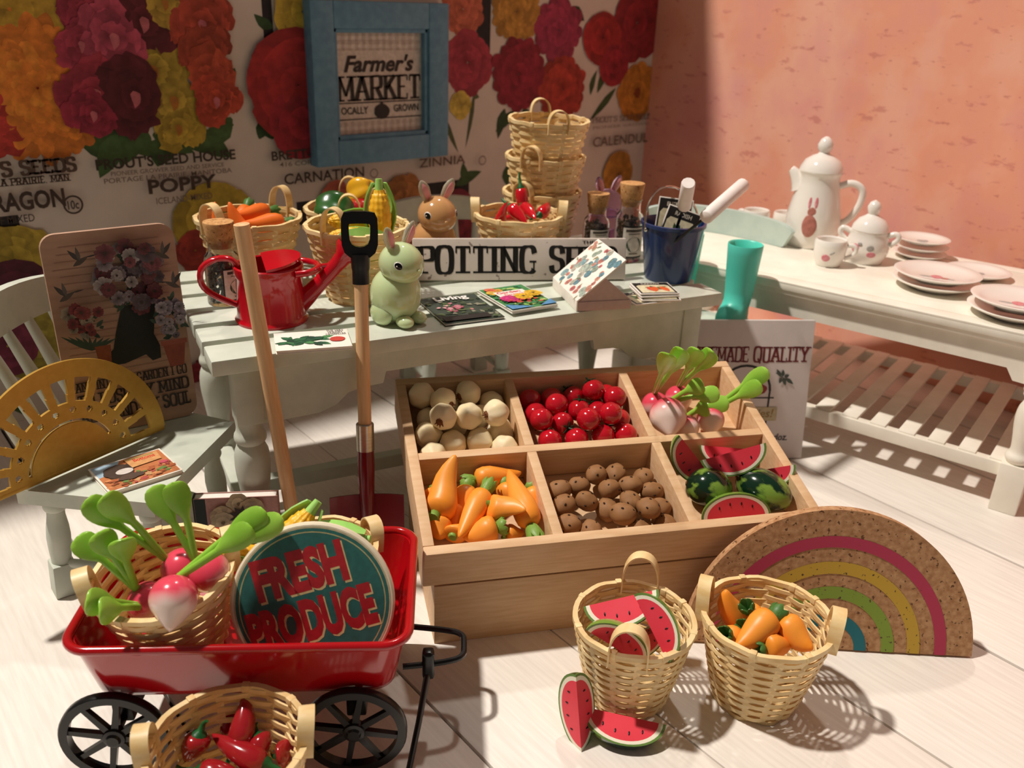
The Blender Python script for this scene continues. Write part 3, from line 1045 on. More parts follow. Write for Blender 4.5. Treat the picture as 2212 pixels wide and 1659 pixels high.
for x in (.07, BL_ - .07):
    part('side_apron', MB().box((.024, BD - .16, .095), (x, BD / 2, BZ - .105), .003), bench_w, BN)
    for y in (.065, BD - .065):
        lg = MB().box((.092, .092, .16), (0, 0, BZ - .056 - .08), .005)
        lg.lathe(turned([(.20, .034), (.22, .048), (.235, .050), (.25, .038), (.265, .036), (.30, .040), (.38, .052), (.43, .050), (.465, .036), (.475, .034), (.485, .046), (.50, .048), (.515, .040), (.53, .036)]), 22)
        lg.box((.100, .100, .205), (0, 0, .1025), .006)
        part('leg', lg, bench_w, BN, Matrix.Translation((x, y, 0)))
for y in (.065, BD - .065):
    part('shelf_rail', MB().box((BL_ - .22, .045, .055), (BL_ / 2, y, .165), .005), bench_w, BN)
for k in range(15):
    part('shelf_slat', MB().box((.066, BD - .11, .016), (.130 + k * .1170, BD / 2, .192), .004), bench_w, BN)

# ---- blue picture frame on the wall
FRM = thing('framed_print', 'dusty blue box frame with farmers market print hanging on the flowered wall', 'picture frame', (2.05, WALL_Y - .002, .993), 0)
FW, FH, FD = .775, .752, .085
for nm, c, sz in (('frame_side', (.06, -FD / 2, FH / 2), (.12, FD, FH)), ('frame_side', (FW - .06, -FD / 2, FH / 2), (.12, FD, FH)),
                  ('frame_side', (FW / 2, -FD / 2, FH - .06), (FW - .24, FD, .12)), ('frame_side', (FW / 2, -FD / 2, .06), (FW - .24, FD, .12))):
    part(nm, MB().box(sz, c, .007), blue_p, FRM)
for c, sz in (((.129, -.035, FH / 2), (.022, .07, FH - .22)), ((FW - .129, -.035, FH / 2), (.022, .07, FH - .22)),
              ((FW / 2, -.035, FH - .129), (FW - .24, .07, .022)), ((FW / 2, -.035, .129), (FW - .24, .07, .022))):
    part('frame_rebate', MB().box(sz, c, .004), blue_p, FRM)
part('picture_card', MB().box((FW - .2, .012, FH - .2), (FW / 2, -.030, FH / 2), 0), paper, FRM)
pb = PB('xz', base=.0362)
x0, x1, z0, z1 = .14, FW - .14, .14, FH - .14
pb.rect(x0, z0, x1, z1, '#ece5dc')
nck = 13
st = (x1 - x0) / nck
for k in range(nck):
    pb.rect(x0 + k * st, z0, x0 + (k + .5) * st, z1, '#d6cbc0')
pb.z += .0001
for k in range(int((z1 - z0) / st) + 1):
    for j in range(nck):
        zz = min(z0 + (k + .5) * st, z1)
        pb.poly([(x0 + j * st, z0 + k * st), (x0 + (j + .5) * st, z0 + k * st), (x0 + (j + .5) * st, zz), (x0 + j * st, zz)], '#c0b2a6', step=False)
        pb.poly([(x0 + (j + .5) * st, z0 + k * st), (x0 + (j + 1) * st, z0 + k * st), (x0 + (j + 1) * st, zz), (x0 + (j + .5) * st, zz)], '#d6cbc0', step=False)
pb.rect(x0, .20, x1, .53, '#ded5ca')
pb.build('gingham_print', FRM)
pb = PB('xz', base=.0410)
BK = '#1c1714'
pb.polys(text_polys("Farmer's", FW / 2, .435, .072, shear=.28, bold=.028, center=True, fit=.40), BK)
pb.polys(slab('MARKET', .148, .300, .112, .21, .07, True, fit=FW - .296, gap=.06), BK)
pb.rect(.145, .286, FW - .145, .291, BK)
pb.polys(text_polys('OCALLY', .165, .236, .034, bold=.012, fit=.15), BK)
pb.polys(text_polys('GROWN', .465, .238, .034, bold=.012, fit=.15), BK)
pb.rect(.145, .208, FW - .145, .213, BK)
pb.ell(.395, .243, .044, .036, BK, jag=.05, n=24)
pb.ell(.395, .279, .008, .012, BK)
pb.build('lettering', FRM)


# ================================================================== BASKETS
def basket(label, M, rb, rt, h, rows=12, ns=15, handles=0.0, hh=.075, group='woven reed baskets', belly=.85, hspan=.042):
    t = thing('basket', label, 'basket', M=M, group=group)

    def rad(z):
        return rb + (rt - rb) * (max(z, 0) / h) ** belly
    rows = int(rows * 1.45)
    pitch = h / rows
    for i in range(rows):
        z = (i + .5) * pitch
        r0 = rad(z)
        n = ns * 4
        pth = []
        for k in range(n):
            a = 2 * math.pi * k / n
            wv = math.cos(math.pi * 2 * (k / 8.0) + math.pi * i)
            pth.append((math.cos(a) * (r0 + .0052 * wv), math.sin(a) * (r0 + .0052 * wv), z + .0012 * math.sin(3 * a + i)))
        part('weaver', MB().ribbon(pth, pitch * .87, .0048, (0, 0, 1), closed=True), reed, t, ang=70)
    st = MB()
    st.ribbon([(rad(z), 0, z) for z in [h * q for q in (.015, .12, .3, .5, .7, .88, 1.0)]], .017, .0035, (0, 1, 0))
    me = st.mesh('stave', reed)
    for k in range(ns):
        obj('stave', me, t, M=Matrix.Rotation(2 * math.pi * (k * 2 + 1) / (ns * 2), 4, 'Z'))
    n = 48
    rim = [(math.cos(2 * math.pi * k / n) * (rt + .001), math.sin(2 * math.pi * k / n) * (rt + .001), h + .002 * math.sin(k * 1.3)) for k in range(n)]
    part('rim', MB().ribbon(rim, .013, .014, (0, 0, 1), closed=True), reed, t, ang=60)
    wr = MB().box((.019, .018, .019), (rt + .001, 0, h), .003).mesh('rim_wrap', reed)
    for k in range(0, ns, 2):
        obj('rim_wrap', wr, t, M=Matrix.Rotation(2 * math.pi * (k + .5) / ns, 4, 'Z'))
    part('base', MB().lathe([(0, .004), (rb * .98, .004), (rb * .98, .010), (0, .010)], 24), reed, t)
    if handles is not None:
        hd = MB()
        pts = [(rt - .004, -hspan, h - .03), (rt, -hspan, h + hh * .45), (rt + .003, -hspan * .62, h + hh * .88), (rt + .004, 0, h + hh), (rt + .003, hspan * .62, h + hh * .88), (rt, hspan, h + hh * .45), (rt - .004, hspan, h - .03)]
        hd.ribbon(smooth_path(pts, 2), .036, .0045, (1, 0, 0))
        me = hd.mesh('handle', reed)
        for a in (handles, handles + 180):
            obj('handle', me, t, M=Matrix.Rotation(R(a), 4, 'Z'))
    return t


# ================================================================== PRODUCE
PROTO = {}


def place(key, build, M, label, group):
    if key not in PROTO:
        t = build()
        t.matrix_world = M
        t['label'] = label
        t['group'] = group
        PROTO[key] = t
        return t
    return copy_thing(PROTO[key], M, label, group)


def LRS(loc, rot=(0, 0, 0), s=1.0):
    from mathutils import Euler
    sc = (s, s, s) if isinstance(s, (int, float)) else s
    return Matrix.LocRotScale(Vector(loc), Euler([R(a) for a in rot]), Vector(sc))


def b_garlic():
    t = thing('garlic_bulb', 'x', 'garlic')

    def fn(d, th, a):
        k = 1 + .03 * math.cos(7 * a) * math.sin(th) ** 1.5
        if th < .9:
            k *= 1 + .38 * (1 - th / .9) ** 2
        return k
    part('bulb', MB().ball(.046, .046, .040, 36, 18, fn=fn), garlic_m, t, ang=85)
    rt_ = MB()
    rnd = random.Random(3)
    for k in range(9):
        a = 2 * math.pi * k / 9
        q = .005 + .009 * rnd.random()
        rt_.tube([(math.cos(a) * q * .5, math.sin(a) * q * .5, -.034), (math.cos(a) * q * 1.4, math.sin(a) * q * 1.4, -.042 - .006 * rnd.random())], [.0045, .0012], 5)
    rt_.ball(.014, .014, .008, 10, 6, M=Matrix.Translation((0, 0, -.036)))
    part('root', rt_, root_m, t, kind='stuff')
    return t


def b_tomato():
    t = thing('tomato', 'x', 'tomato')

    def fn(d, th, a):
        return 1 - .12 * max(0, 1 - th / .5) + .012 * math.cos(5 * a) * math.sin(th)
    part('fruit', MB().ball(.041, .041, .039, 28, 16, fn=fn), tomato_m, t)
    cx_ = MB()
    for k in range(5):
        a = 2 * math.pi * k / 5
        c_, s_ = math.cos(a), math.sin(a)
        cx_.ribbon([(c_ * .002, s_ * .002, .036), (c_ * .014, s_ * .014, .040), (c_ * .026, s_ * .026, .036)], [.006, .010, .0015], .0022, (-s_, c_, 0))
    cx_.tube([(0, 0, .034), (.002, 0, .046), (.006, .002, .054)], [.004, .0032, .0026], 6)
    part('calyx', cx_, calyx_m, t)
    return t


def b_potato():
    t = thing('potato', 'x', 'potato')

    def fn(d, th, a):
        return 1 + .09 * pnoise(d * 1.6 + Vector((3, 1, 2))) + .03 * pnoise(d * 4)
    part('tuber', MB().ball(.041, .035, .033, 24, 14, fn=fn), potato_m, t)
    me = MB().ball(.0048, .0032, .0022, 8, 6).mesh('eye', eye_p)
    for d in ((.3, -.75, .6), (-.75, -.2, .62), (.7, .3, .55), (0, .2, .95), (-.2, -.95, -.05)):
        d = Vector(d).normalized()
        M = Vector((0, 0, 1)).rotation_difference(d).to_matrix().to_4x4()
        M.translation = Vector((d.x * .0405, d.y * .0345, d.z * .0325))
        obj('eye', me, t, M=M)
    return t


def leaflets(t, n, L, wd, spread, m, z0=0.0, down=-1):
    lf = MB()
    lf.tube([(.003, 0, 0), (.006 + spread * .3, 0, -L * .35), (.006 + spread * .8, 0, -L * .75), (.004 + spread, 0, -L)], [wd * .5, wd, wd * .8, wd * .15], 8, flat=.55, up=(1, 0, 0))
    me = lf.mesh('leaf', m)
    for k in range(n):
        obj('leaf', me, t, M=Matrix.Translation((0, 0, z0)) @ Matrix.Rotation(2 * math.pi * k / n + .4, 4, 'Z'))


def b_carrot(bent=0.0, leaf=leaf_c, m=None, stub=False):
    def f():
        t = thing('carrot', 'x', 'carrot')
        L = .17
        zs = [0, .004, .012, .03, .055, .085, .115, .14, .158, .168, .170]
        rs = [.010, .020, .0275, .0305, .030, .0265, .0215, .0155, .009, .004, .001]
        pth = [(bent * (z / L) ** 2 * .09, .004 * math.sin(z * 40), z) for z in zs]
        part('root', MB().tube(pth, rs, 18), m or carrot_m, t, ang=60)
        if stub:
            part('stalk', MB().tube([(0, 0, .006), (0, 0, -.012), (.002, 0, -.024)], [.011, .012, .0105], 10), leaf, t)
        else:
            leaflets(t, 6, .058, .0125, .013, leaf, .008)
        return t
    return f


def b_chili(m, bend):
    def f():
        t = thing('chili', 'x', 'chili')
        zs = [0, .006, .02, .045, .075, .105, .125, .135]
        rs = [.009, .017, .0225, .0225, .0185, .012, .006, .001]
        pth = [(bend * (z / .135) ** 2 * .07, 0, z) for z in zs]
        part('pod', MB().tube(pth, rs, 16), m, t, ang=60)
        part('stalk', MB().tube([(0, 0, .010), (0, 0, -.004), (.001, 0, -.012), (.004, 0, -.045), (.010, 0, -.060)], [.0150, .0125, .006, .0042, .0036], 10), cap_m, t, ang=60)
        return t
    return f


# watermelon wedge: straight edge along x, the two cut faces open downwards
def b_slice():
    t = thing('watermelon_slice', 'x', 'watermelon slice')
    A, Bq, half = .098, .072, R(36)
    n = 20

    def arc(k):
        return [(A * k * math.cos(math.pi * i / n), Bq * k * math.sin(math.pi * i / n)) for i in range(n + 1)]

    def pos(x, r, s):
        return Vector((x, math.sin(half) * r * s, -math.cos(half) * r))
    fl = MB()
    a1 = arc(.83)
    vs = [pos(x, r, -1) for x, r in a1] + [pos(x, r, 1) for x, r in a1[1:-1]]
    left = list(range(n + 1))
    right = [0] + [n + 1 + i for i in range(n - 1)] + [n]
    fl.add(vs, [left, right[::-1]])
    part('flesh', fl, melon_red, t, ang=20)
    pi_ = MB()
    a2 = arc(.935)
    for s in (-1, 1):
        vs = [pos(x, r, s) for x, r in a1] + [pos(x, r, s) for x, r in a2]
        pi_.add(vs, [[i, i + 1, n + 2 + i, n + 1 + i] for i in range(n)])
    part('pith', pi_, melon_w, t, ang=20)
    ri = MB()
    a3 = arc(1.0)
    for s in (-1, 1):
        vs = [pos(x, r, s) for x, r in a2] + [pos(x, r, s) for x, r in a3]
        ri.add(vs, [[i, i + 1, n + 2 + i, n + 1 + i] for i in range(n)], 0)
    m = 8
    vs, fs = [], []
    for i in range(n + 1):
        x, r = a3[i]
        for j in range(m + 1):
            q = -half + 2 * half * j / m
            vs.append((x, math.sin(q) * r, -math.cos(q) * r))
    for i in range(n):
        for j in range(m):
            fs.append([i * (m + 1) + j, i * (m + 1) + j + 1, (i + 1) * (m + 1) + j + 1, (i + 1) * (m + 1) + j])
    ri.add(vs, fs, 1)
    part('rind', ri, [melon_g, melon_d], t, ang=40)
    sd = MB()
    for s in (-1, 1):
        for x, r in ((-.046, .030), (-.016, .040), (.016, .040), (.046, .030)):
            p = pos(x, r, s)
            nrm = Vector((0, math.cos(half) * s, math.sin(half)))
            M = Vector((0, 0, 1)).rotation_difference(nrm).to_matrix().to_4x4()
            M.translation = p + nrm * .0006
            sd.ball(.0022, .0055, .0012, 8, 4, M=M)
    part('seeds', sd, seed_b, t, kind='stuff')
    return t


def b_corn():
    t = thing('corn_cob', 'x', 'corn')

    def fn(d, th, a):
        return 1 + .035 * math.cos(12 * a) * math.sin(th) + .03 * math.cos(th * 26)
    part('cob', MB().ball(.034, .034, .095, 48, 40, fn=fn, M=Matrix.Translation((0, 0, .09))), corn_m, t, ang=80)
    hk = MB().ribbon(smooth_path([(.020, 0, -.018), (.040, 0, .03), (.046, 0, .08), (.034, 0, .13), (.026, 0, .15)], 1), [.020, .040, .044, .028, .005], .004, (0, 1, 0))
    me = hk.mesh('husk', husk_m)
    for a in (0, 140):
        obj('husk', me, t, M=Matrix.Rotation(R(a), 4, 'Z'))
    part('stalk', MB().tube([(0, 0, .01), (0, 0, -.03)], [.014, .010], 10), husk_m, t)
    return t


radish_m = mat('radish_skin', '#ffffff', scale=8, rough=.22, attr=True, attr_noise=.04, coat=.4)


def radish(M, leaves, label, group, white=.35, s=1.0):
    """bulb at the origin, tail towards local -z; leaves: list of (tip, bow) in local space"""
    t = thing('radish', label, 'radish', M=M, group=group)

    def fn(d, th, a):
        return 1 + (.45 * ((th - 2.3) / .84) ** 2 if th > 2.3 else 0) - (.06 if th < .3 else 0)
    mb = MB().ball(.050 * s, .050 * s, .048 * s, 28, 20, fn=fn)
    me = mb.mesh('bulb', radish_m)
    ca = me.color_attributes.new('Col', 'FLOAT_COLOR', 'POINT')
    pk, wh = lin('#ea4a62'), lin('#f5ddd4')
    for i, v in enumerate(me.vertices):
        q = (v.co.z / (.048 * s) + 1) / 2 + .10 * pnoise(v.co * 30)
        q = max(0, min(1, (q - white) / .35))
        ca.data[i].color = tuple(wh[j] * (1 - q) + pk[j] * q for j in range(3)) + (1,)
    obj('bulb', me, t)
    Mi = M.inverted()
    for tip, bow in leaves:
        e = Mi @ Vector(tip)
        s0 = Vector((0, 0, .040 * s))
        m_ = s0.lerp(e, .5) + Vector(bow)
        pts = smooth_path([s0, s0.lerp(m_, .6), m_, m_.lerp(e, .5), e], 2)
        n = len(pts)
        rs = []
        fl = []
        for i in range(n):
            q = i / (n - 1)
            if q < .56:
                rs.append(.0085 + .002 * q)
            else:
                k = (q - .56) / .44
                rs.append(.0095 * (1 - k) + .028 * math.sin(math.pi * min(1, k ** 1.15)) ** .75 + .0012)
        lf = MB()
        d = (e - s0).normalized()
        side = d.cross(Mi.to_3x3() @ (Vector((0, 0, 1.8)) - Vector(tip))).normalized()
        nrm = side.cross(d).normalized()
        vs, fs = [], []
        seg = 8
        for i in range(n):
            q = i / (n - 1)
            th = .0075 if q < .56 else .0075 - .0045 * (q - .56) / .44
            tt = (pts[min(i + 1, n - 1)] - pts[max(i - 1, 0)]).normalized()
            sd = (side - tt * side.dot(tt)).normalized()
            nn = sd.cross(tt)
            for k in range(seg):
                a = 2 * math.pi * (k + .5) / seg
                cup = (abs(math.cos(a)) ** 2) * rs[i] * .22 if q > .60 else 0
                vs.append(pts[i] + sd * math.cos(a) * rs[i] + nn * (math.sin(a) * th - cup))
        for i in range(n - 1):
            for k in range(seg):
                k2 = (k + 1) % seg
                fs.append([i * seg + k, i * seg + k2, (i + 1) * seg + k2, (i + 1) * seg + k])
        fs += [list(range(seg))[::-1], [(n - 1) * seg + k for k in range(seg)]]
        lf.add(vs, fs)
        part('leaf', lf, stem_r, t, ang=60)
    return t


# ================================================================== THE CRATE AND ITS SIX COMPARTMENTS
CB = Matrix.Translation((1.214, 1.759, 0)) @ Matrix.Rotation(R(-26.5), 4, 'Z')
CR = CB @ Matrix.Translation((-.034, 0, .212)) @ Matrix.Rotation(R(15.2), 4, 'X')
CT = thing('produce_crate', 'pale wooden six-compartment crate tilted on its plinth, full of vegetables', 'crate', M=CB)
CW, CD, CH, wt = 1.254, .80, .140, .034
tk = Matrix.Translation((-.034, 0, .212)) @ Matrix.Rotation(R(15.2), 4, 'X')
part('crate_floor', MB().box((CW - .02, CD - .02, .018), (CW / 2, CD / 2, .010), .001), raw, CT, tk)
for c, sz in (((CW / 2, wt / 2, CH / 2), (CW, wt, CH)), ((CW / 2, CD - wt / 2, CH / 2), (CW, wt, CH)),
              ((wt / 2, CD / 2, CH / 2), (wt, CD - 2 * wt, CH)), ((CW - wt / 2, CD / 2, CH / 2), (wt, CD - 2 * wt, CH))):
    part('crate_side', MB().box(sz, c, .005), raw, CT, tk)
DX = (.400, .829)
part('divider', MB().box((CW - 2 * wt, .032, CH - .024), (CW / 2, .405, CH / 2 + .009), .003), raw, CT, tk)
for x in DX:
    for y0, y1 in ((wt, .389), (.421, CD - wt)):
        part('divider', MB().box((.032, y1 - y0, CH - .024), (x, (y0 + y1) / 2, CH / 2 + .009), .003), raw, CT, tk)
zt = lambda y: .206 + y * math.tan(R(15.2))
part('plinth_front', MB().box((1.18, .022, .208), (.59, .011, .104), .002), raw, CT)
for x in (.011, 1.169):
    part('plinth_side', MB().prism([(.022, 0), (.66, 0), (.66, zt(.66)), (.022, zt(.022))], x - .011, x + .011, 'yz'), raw, CT)
part('plinth_back', MB().box((1.136, .022, zt(.65)), (.59, .649, zt(.65) / 2), .002), raw, CT)


def rest(pts, r, floor_z=.0205, iters=60, lo=None, hi=None):
    """nudge round things apart so that none sinks into another"""
    P = [Vector(p) for p in pts]
    for _ in range(iters):
        for i in range(len(P)):
            for j in range(i):
                d = P[i] - P[j]
                L = d.length
                if L < 2 * r and L > 1e-6:
                    k = d / L * (2 * r - L) * .5
                    P[i] += k
                    P[j] -= k
        for p in P:
            p.z = max(p.z, floor_z + r)
            if lo:
                for a in (0, 1):
                    p[a] = min(max(p[a], lo[a] + r + .004), hi[a] - r - .004)
    return P


def rowlab(rows, what, where):
    out = []
    for rname, n in rows:
        for k in range(n):
            out.append(f'{what}, {ORD[k]} from the left in the {rname} row of {where}')
    return out


# garlic
gp = [(0.085,0.761,0.07), (0.167,0.774,0.06), (0.256,0.736,0.1), (0.362,0.735,0.07),
      (0.077,0.676,0.07), (0.147,0.667,0.1), (0.22,0.671,0.065), (0.306,0.681,0.075),
      (0.078,0.607,0.07), (0.127,0.564,0.11), (0.224,0.564,0.11), (0.318,0.564,0.105), (0.387,0.597,0.07),
      (0.088,0.542,0.07), (0.176,0.542,0.065), (0.275,0.537,0.07), (0.376,0.533,0.07)]
gl = rowlab([('back', 4), ('second', 4), ('third', 5), ('front', 4)], 'garlic bulb', 'the crate')
grot = [(70, 0, 20), (110, 0, 200), (95, 20, 120), (20, 30, 0), (60, 10, 60), (100, 0, 215), (40, 0, 0), (30, -20, 0), (80, 0, 90), (100, -10, 150), (35, 10, -30), (100, 0, 110), (100, 20, 60), (60, 0, 0), (50, 30, 0), (70, 0, 40), (110, 0, 140)]
gp = rest(gp, .0455, .024, lo=(wt, .421), hi=(.384, CD - wt))
for p, l, r_ in zip(gp, gl, grot):
    place('garlic', b_garlic, CR @ LRS(p, r_), l, 'garlic bulbs in the crate')
# tomatoes
tp = [(0.56,0.776,0.07), (0.625,0.726,0.08), (0.764,0.75,0.07),
      (0.5,0.734,0.07), (0.555,0.67,0.09), (0.691,0.686,0.095), (0.775,0.647,0.105),
      (0.489,0.646,0.08), (0.614,0.607,0.1), (0.718,0.647,0.07), (0.799,0.578,0.07),
      (0.49,0.557,0.09), (0.566,0.557,0.08), (0.641,0.537,0.1), (0.718,0.548,0.11),
      (0.492,0.523,0.065), (0.587,0.524,0.065), (0.689,0.523,0.07), (0.771,0.522,0.07)]
tl = rowlab([('back', 3), ('second', 4), ('third', 4), ('fourth', 4), ('front', 4)], 'glossy red tomato', 'the crate')
tp = rest(tp, .0405, .032, lo=(.416, .421), hi=(.813, CD - wt))
trot = [(170, 0, 20), (70, 0, 210), (170, 30, 0), (175, 0, 0), (185, 0, 40), (60, 0, 200), (190, 10, 0), (170, 0, 200), (35, 0, 170), (60, 40, 200), (170, 0, 90), (185, 0, 0), (75, 0, 20), (180, 0, -40), (175, 0, 0), (170, 0, 0), (180, 0, 10), (175, 0, 0), (180, 0, 200)]
for p, l, r_ in zip(tp, tl, trot):
    place('tomato', b_tomato, CR @ LRS(p, r_), l, 'tomatoes in the crate')
# potatoes
pp = [(0.602,0.317,0.075), (0.681,0.33,0.06), (0.77,0.304,0.06),
      (0.483,0.282,0.06), (0.543,0.294,0.06), (0.628,0.239,0.08), (0.707,0.249,0.08), (0.778,0.219,0.07),
      (0.488,0.198,0.07), (0.541,0.199,0.075), (0.603,0.186,0.065), (0.687,0.186,0.08), (0.786,0.148,0.07),
      (0.478,0.138,0.06), (0.646,0.131,0.08), (0.721,0.128,0.08), (0.524,0.105,0.055), (0.689,0.108,0.055), (0.778,0.103,0.055)]
pl_ = rowlab([('back', 3), ('second', 5), ('third', 5), ('front', 6)], 'small brown potato', 'the crate')
pp = rest(pp, .036, lo=(.416, wt), hi=(.813, .389))
for i, (p, l) in enumerate(zip(pp, pl_)):
    rnd = random.Random(i + 50)
    place('potato', b_potato, CR @ LRS(p, (rnd.uniform(-30, 30), rnd.uniform(-30, 30), rnd.uniform(0, 360)), rnd.uniform(.93, 1.05)), l, 'potatoes in the crate')


# carrots: head, tip in crate space
def carrot(key, build, base, a, b_, label, group, roll=0, girth=1.2):
    M = align(a, b_) @ Matrix.Rotation(R(roll), 4, 'Z')
    L = (Vector(b_) - Vector(a)).length
    s = L / .17
    return place(key, build, base @ M @ Matrix.Diagonal((girth, girth, s, 1)), label, group)


cg = 'carrots in the crate'
cs, cb_, ck = b_carrot(0, leaf_c), b_carrot(1.0, leaf_c), b_carrot(.8, leaf_c, stub=True)
carrot('cs', cs, CR, (0.21,0.342,0.075), (0.366,0.362,0.07), 'carrot lying along the back of the crate compartment', cg)
carrot('ck', ck, CR, (0.06,0.193,0.095), (0.132,0.327,0.09), 'carrot with cut green stub at the left wall of the crate', cg, 90, 1.6)
carrot('cs', cs, CR, (0.077,0.307,0.07), (0.063,0.249,0.06), 'short carrot with upright leafy top in the back-left of the crate', cg)
carrot('cs', cs, CR, (0.176,0.303,0.075), (0.144,0.195,0.06), 'carrot with leafy top left of the crate compartment middle, tip down', cg)
carrot('cs', cs, CR, (0.221,0.253,0.105), (0.117,0.096,0.09), 'longest carrot, lying diagonally on top of the crate heap', cg)
carrot('ck', ck, CR, (0.221,0.2,0.11), (0.298,0.183,0.075), 'short carrot with green stub facing out in the crate heap middle', cg, 120, 1.4)
carrot('cs', cs, CR, (0.386,0.277,0.07), (0.385,0.187,0.06), 'carrot with upright leafy top at the right wall of the crate', cg)
carrot('cs', cs, CR, (0.341,0.118,0.09), (0.317,0.344,0.105), 'long carrot with tip pointing up beside the crate divider', cg, 0, 1.35)
carrot('cb', cb_, CR, (0.302,0.307,0.065), (0.299,0.203,0.06), 'carrot half buried right of the crate heap middle', cg)
carrot('cs', cs, CR, (0.236,0.12,0.09), (0.132,0.112,0.07), 'carrot with bushy green top lying along the crate front', cg, 0, 1.35)
carrot('ck', ck, CR, (0.105,0.128,0.065), (0.133,0.183,0.065), 'stubby curved carrot at the crate front, left of middle', cg, 200)
carrot('cs', cs, CR, (0.076,0.189,0.06), (0.063,0.129,0.06), 'carrot hidden low in the front-left corner of the crate', cg)
carrot('cs', cs, CR, (0.271,0.129,0.05), (0.325,0.125,0.05), 'carrot lying low at the crate front near the divider', cg, 0, .9)
carrot('cs', cs, CR, (0.13,0.244,0.05), (0.114,0.171,0.05), 'carrot buried low in the left half of the crate heap', cg)


def up_at(p, z):
    """world point straight over a crate-space point"""
    return CR @ Vector(p) + Vector((0, 0, z))


rg = 'radishes in the crate'


def rmat(p, tail, base=CR, s=1.0):
    """bulb at p with its tail pointing along `tail` (world)"""
    q = base @ Vector(p)
    M = Vector((0, 0, -1)).rotation_difference(Vector(tail).normalized()).to_matrix().to_4x4()
    M.translation = q
    return M


radish(rmat((0.924,0.641,0.08), (-.1, -.35, -.9)), [((1.95,1.594,0.83), (0, 0, 0)), ((2.015,1.595,0.83), (.01, 0, 0))], 'radish at the back-left of its crate compartment, two upright leaves', rg)
radish(rmat((1.025,0.671,0.08), (-.2, -.4, -.9)), [((2.118,1.617,0.8), (0, 0, 0)), ((2.142,1.577,0.8), (.01, 0, 0))], 'radish at the back of its crate compartment, two leaves up beside the sign', rg)
radish(rmat((0.918,0.519,0.135), (-.55, -.7, -.5)), [((2.3,1.714,0.6), (0, 0, .01)), ((2.361,1.686,0.56), (0, 0, .01))], 'big half-white radish lying on top at the crate divider', rg, .36, 1.3)
radish(rmat((1.104,0.548,0.075), (-.6, -.6, -.4)), [((2.551,1.633,0.62), (0, 0, .01)), ((2.51,1.625,0.58), (0, 0, .0))], 'pink radish at the crate front, leaves leaning over the right side', rg, .2)
radish(rmat((1.008,0.525,0.07), (-.2, -.8, -.5)), [((2.345,1.714,0.5), (0, 0, .01)), ((2.438,1.696,0.5), (0, 0, .02))], 'small radish tucked between two bigger ones in the crate', rg, .3, .85)


# watermelons: edge ends (e0, e1) in crate space and the direction the cut looks (world)
def slice_at(p, ex, up, label, group, base=None, s=1.0):
    """p: middle of the straight edge, ex: its direction, up: away from the rind (all world unless base is given)"""
    if base is not None:
        p = base @ Vector(p)
        ex = base.to_3x3() @ Vector(ex)
        up = base.to_3x3() @ Vector(up)
    x = Vector(ex).normalized()
    z = Vector(up)
    z = (z - x * z.dot(x)).normalized()
    y = z.cross(x)
    M = Matrix((x, y, z)).transposed().to_4x4() @ Matrix.Diagonal((s, s, s, 1))
    M.translation = Vector(p)
    return place('slice', b_slice, M, label, group)


wg = 'watermelon pieces in the crate'
vw = Vector((-.62, -.60, .50))          # roughly towards the viewer
rt_ = Vector((.70, -.71, 0))
slice_at(CR @ Vector((0.934,0.287,0.15)), rt_ * .55 - Vector((0, 0, 1)) * .62 - vw * .1, rt_ * .62 + Vector((0, 0, .55)) + vw * .45, 'watermelon slice standing against the crate divider, seeds in a line', wg, s=1.1)
slice_at(CR @ Vector((1.072,0.339,0.135)), rt_, Vector((0, 0, 1)) + vw * .2, 'watermelon slice at the back of its crate compartment behind another slice', wg, s=1.0)
slice_at(CR @ Vector((1.036,0.258,0.195)), rt_ * .9 + Vector((0, 0, .38)), Vector((0, 0, .95)) + vw * .35, 'watermelon slice on top of the crate heap showing both red faces', wg, s=1.1)
slice_at(CR @ Vector((1.158,0.225,0.135)), rt_ * .85 + Vector((0, 0, .25)), Vector((0, 0, .8)) - rt_ * .3 + vw * .2, 'watermelon slice at the right side of the crate behind the striped melon', wg, s=.95)
slice_at(CR @ Vector((1.007,0.085,0.075)), rt_ * 1.0 + Vector((0, .12, .12)), -Vector((0, 0, 1)) * .75 + vw * .55, 'watermelon slice lying rind up at the crate front', wg, s=1.12)


def b_melon():
    t = thing('watermelon', 'x', 'watermelon')
    part('rind', MB().ball(.105, .062, .060, 36, 20), melon_d, t)
    part('stem_scar', MB().ball(.004, .008, .008, 10, 6, M=Matrix.Translation((-.1045, 0, 0))), root_m, t)
    return t


for p, q, l in [((0.893,0.241,0.085), (1.032,0.183,0.085), 'dark whole watermelon lying left in the crate compartment'), ((1.066,0.237,0.105), (1.195,0.097,0.1), 'striped whole watermelon lying diagonally right in the crate compartment')]:
    a, b_ = CR @ Vector(p), CR @ Vector(q)
    x = (b_ - a).normalized()
    z = (Vector((0, 0, 1)) - x * x.z).normalized()
    M = Matrix((x, z.cross(x), z)).transposed().to_4x4() @ Matrix.Diagonal(((b_ - a).length / .21,) * 1 + (1.08, 1.08, 1))
    M.translation = (a + b_) / 2
    place('melon', b_melon, M, l, wg)


# ================================================================== ON THE POTTING TABLE
TT = TZ + .0005


def on(p, z=TT):
    return (p[0], p[1], z)


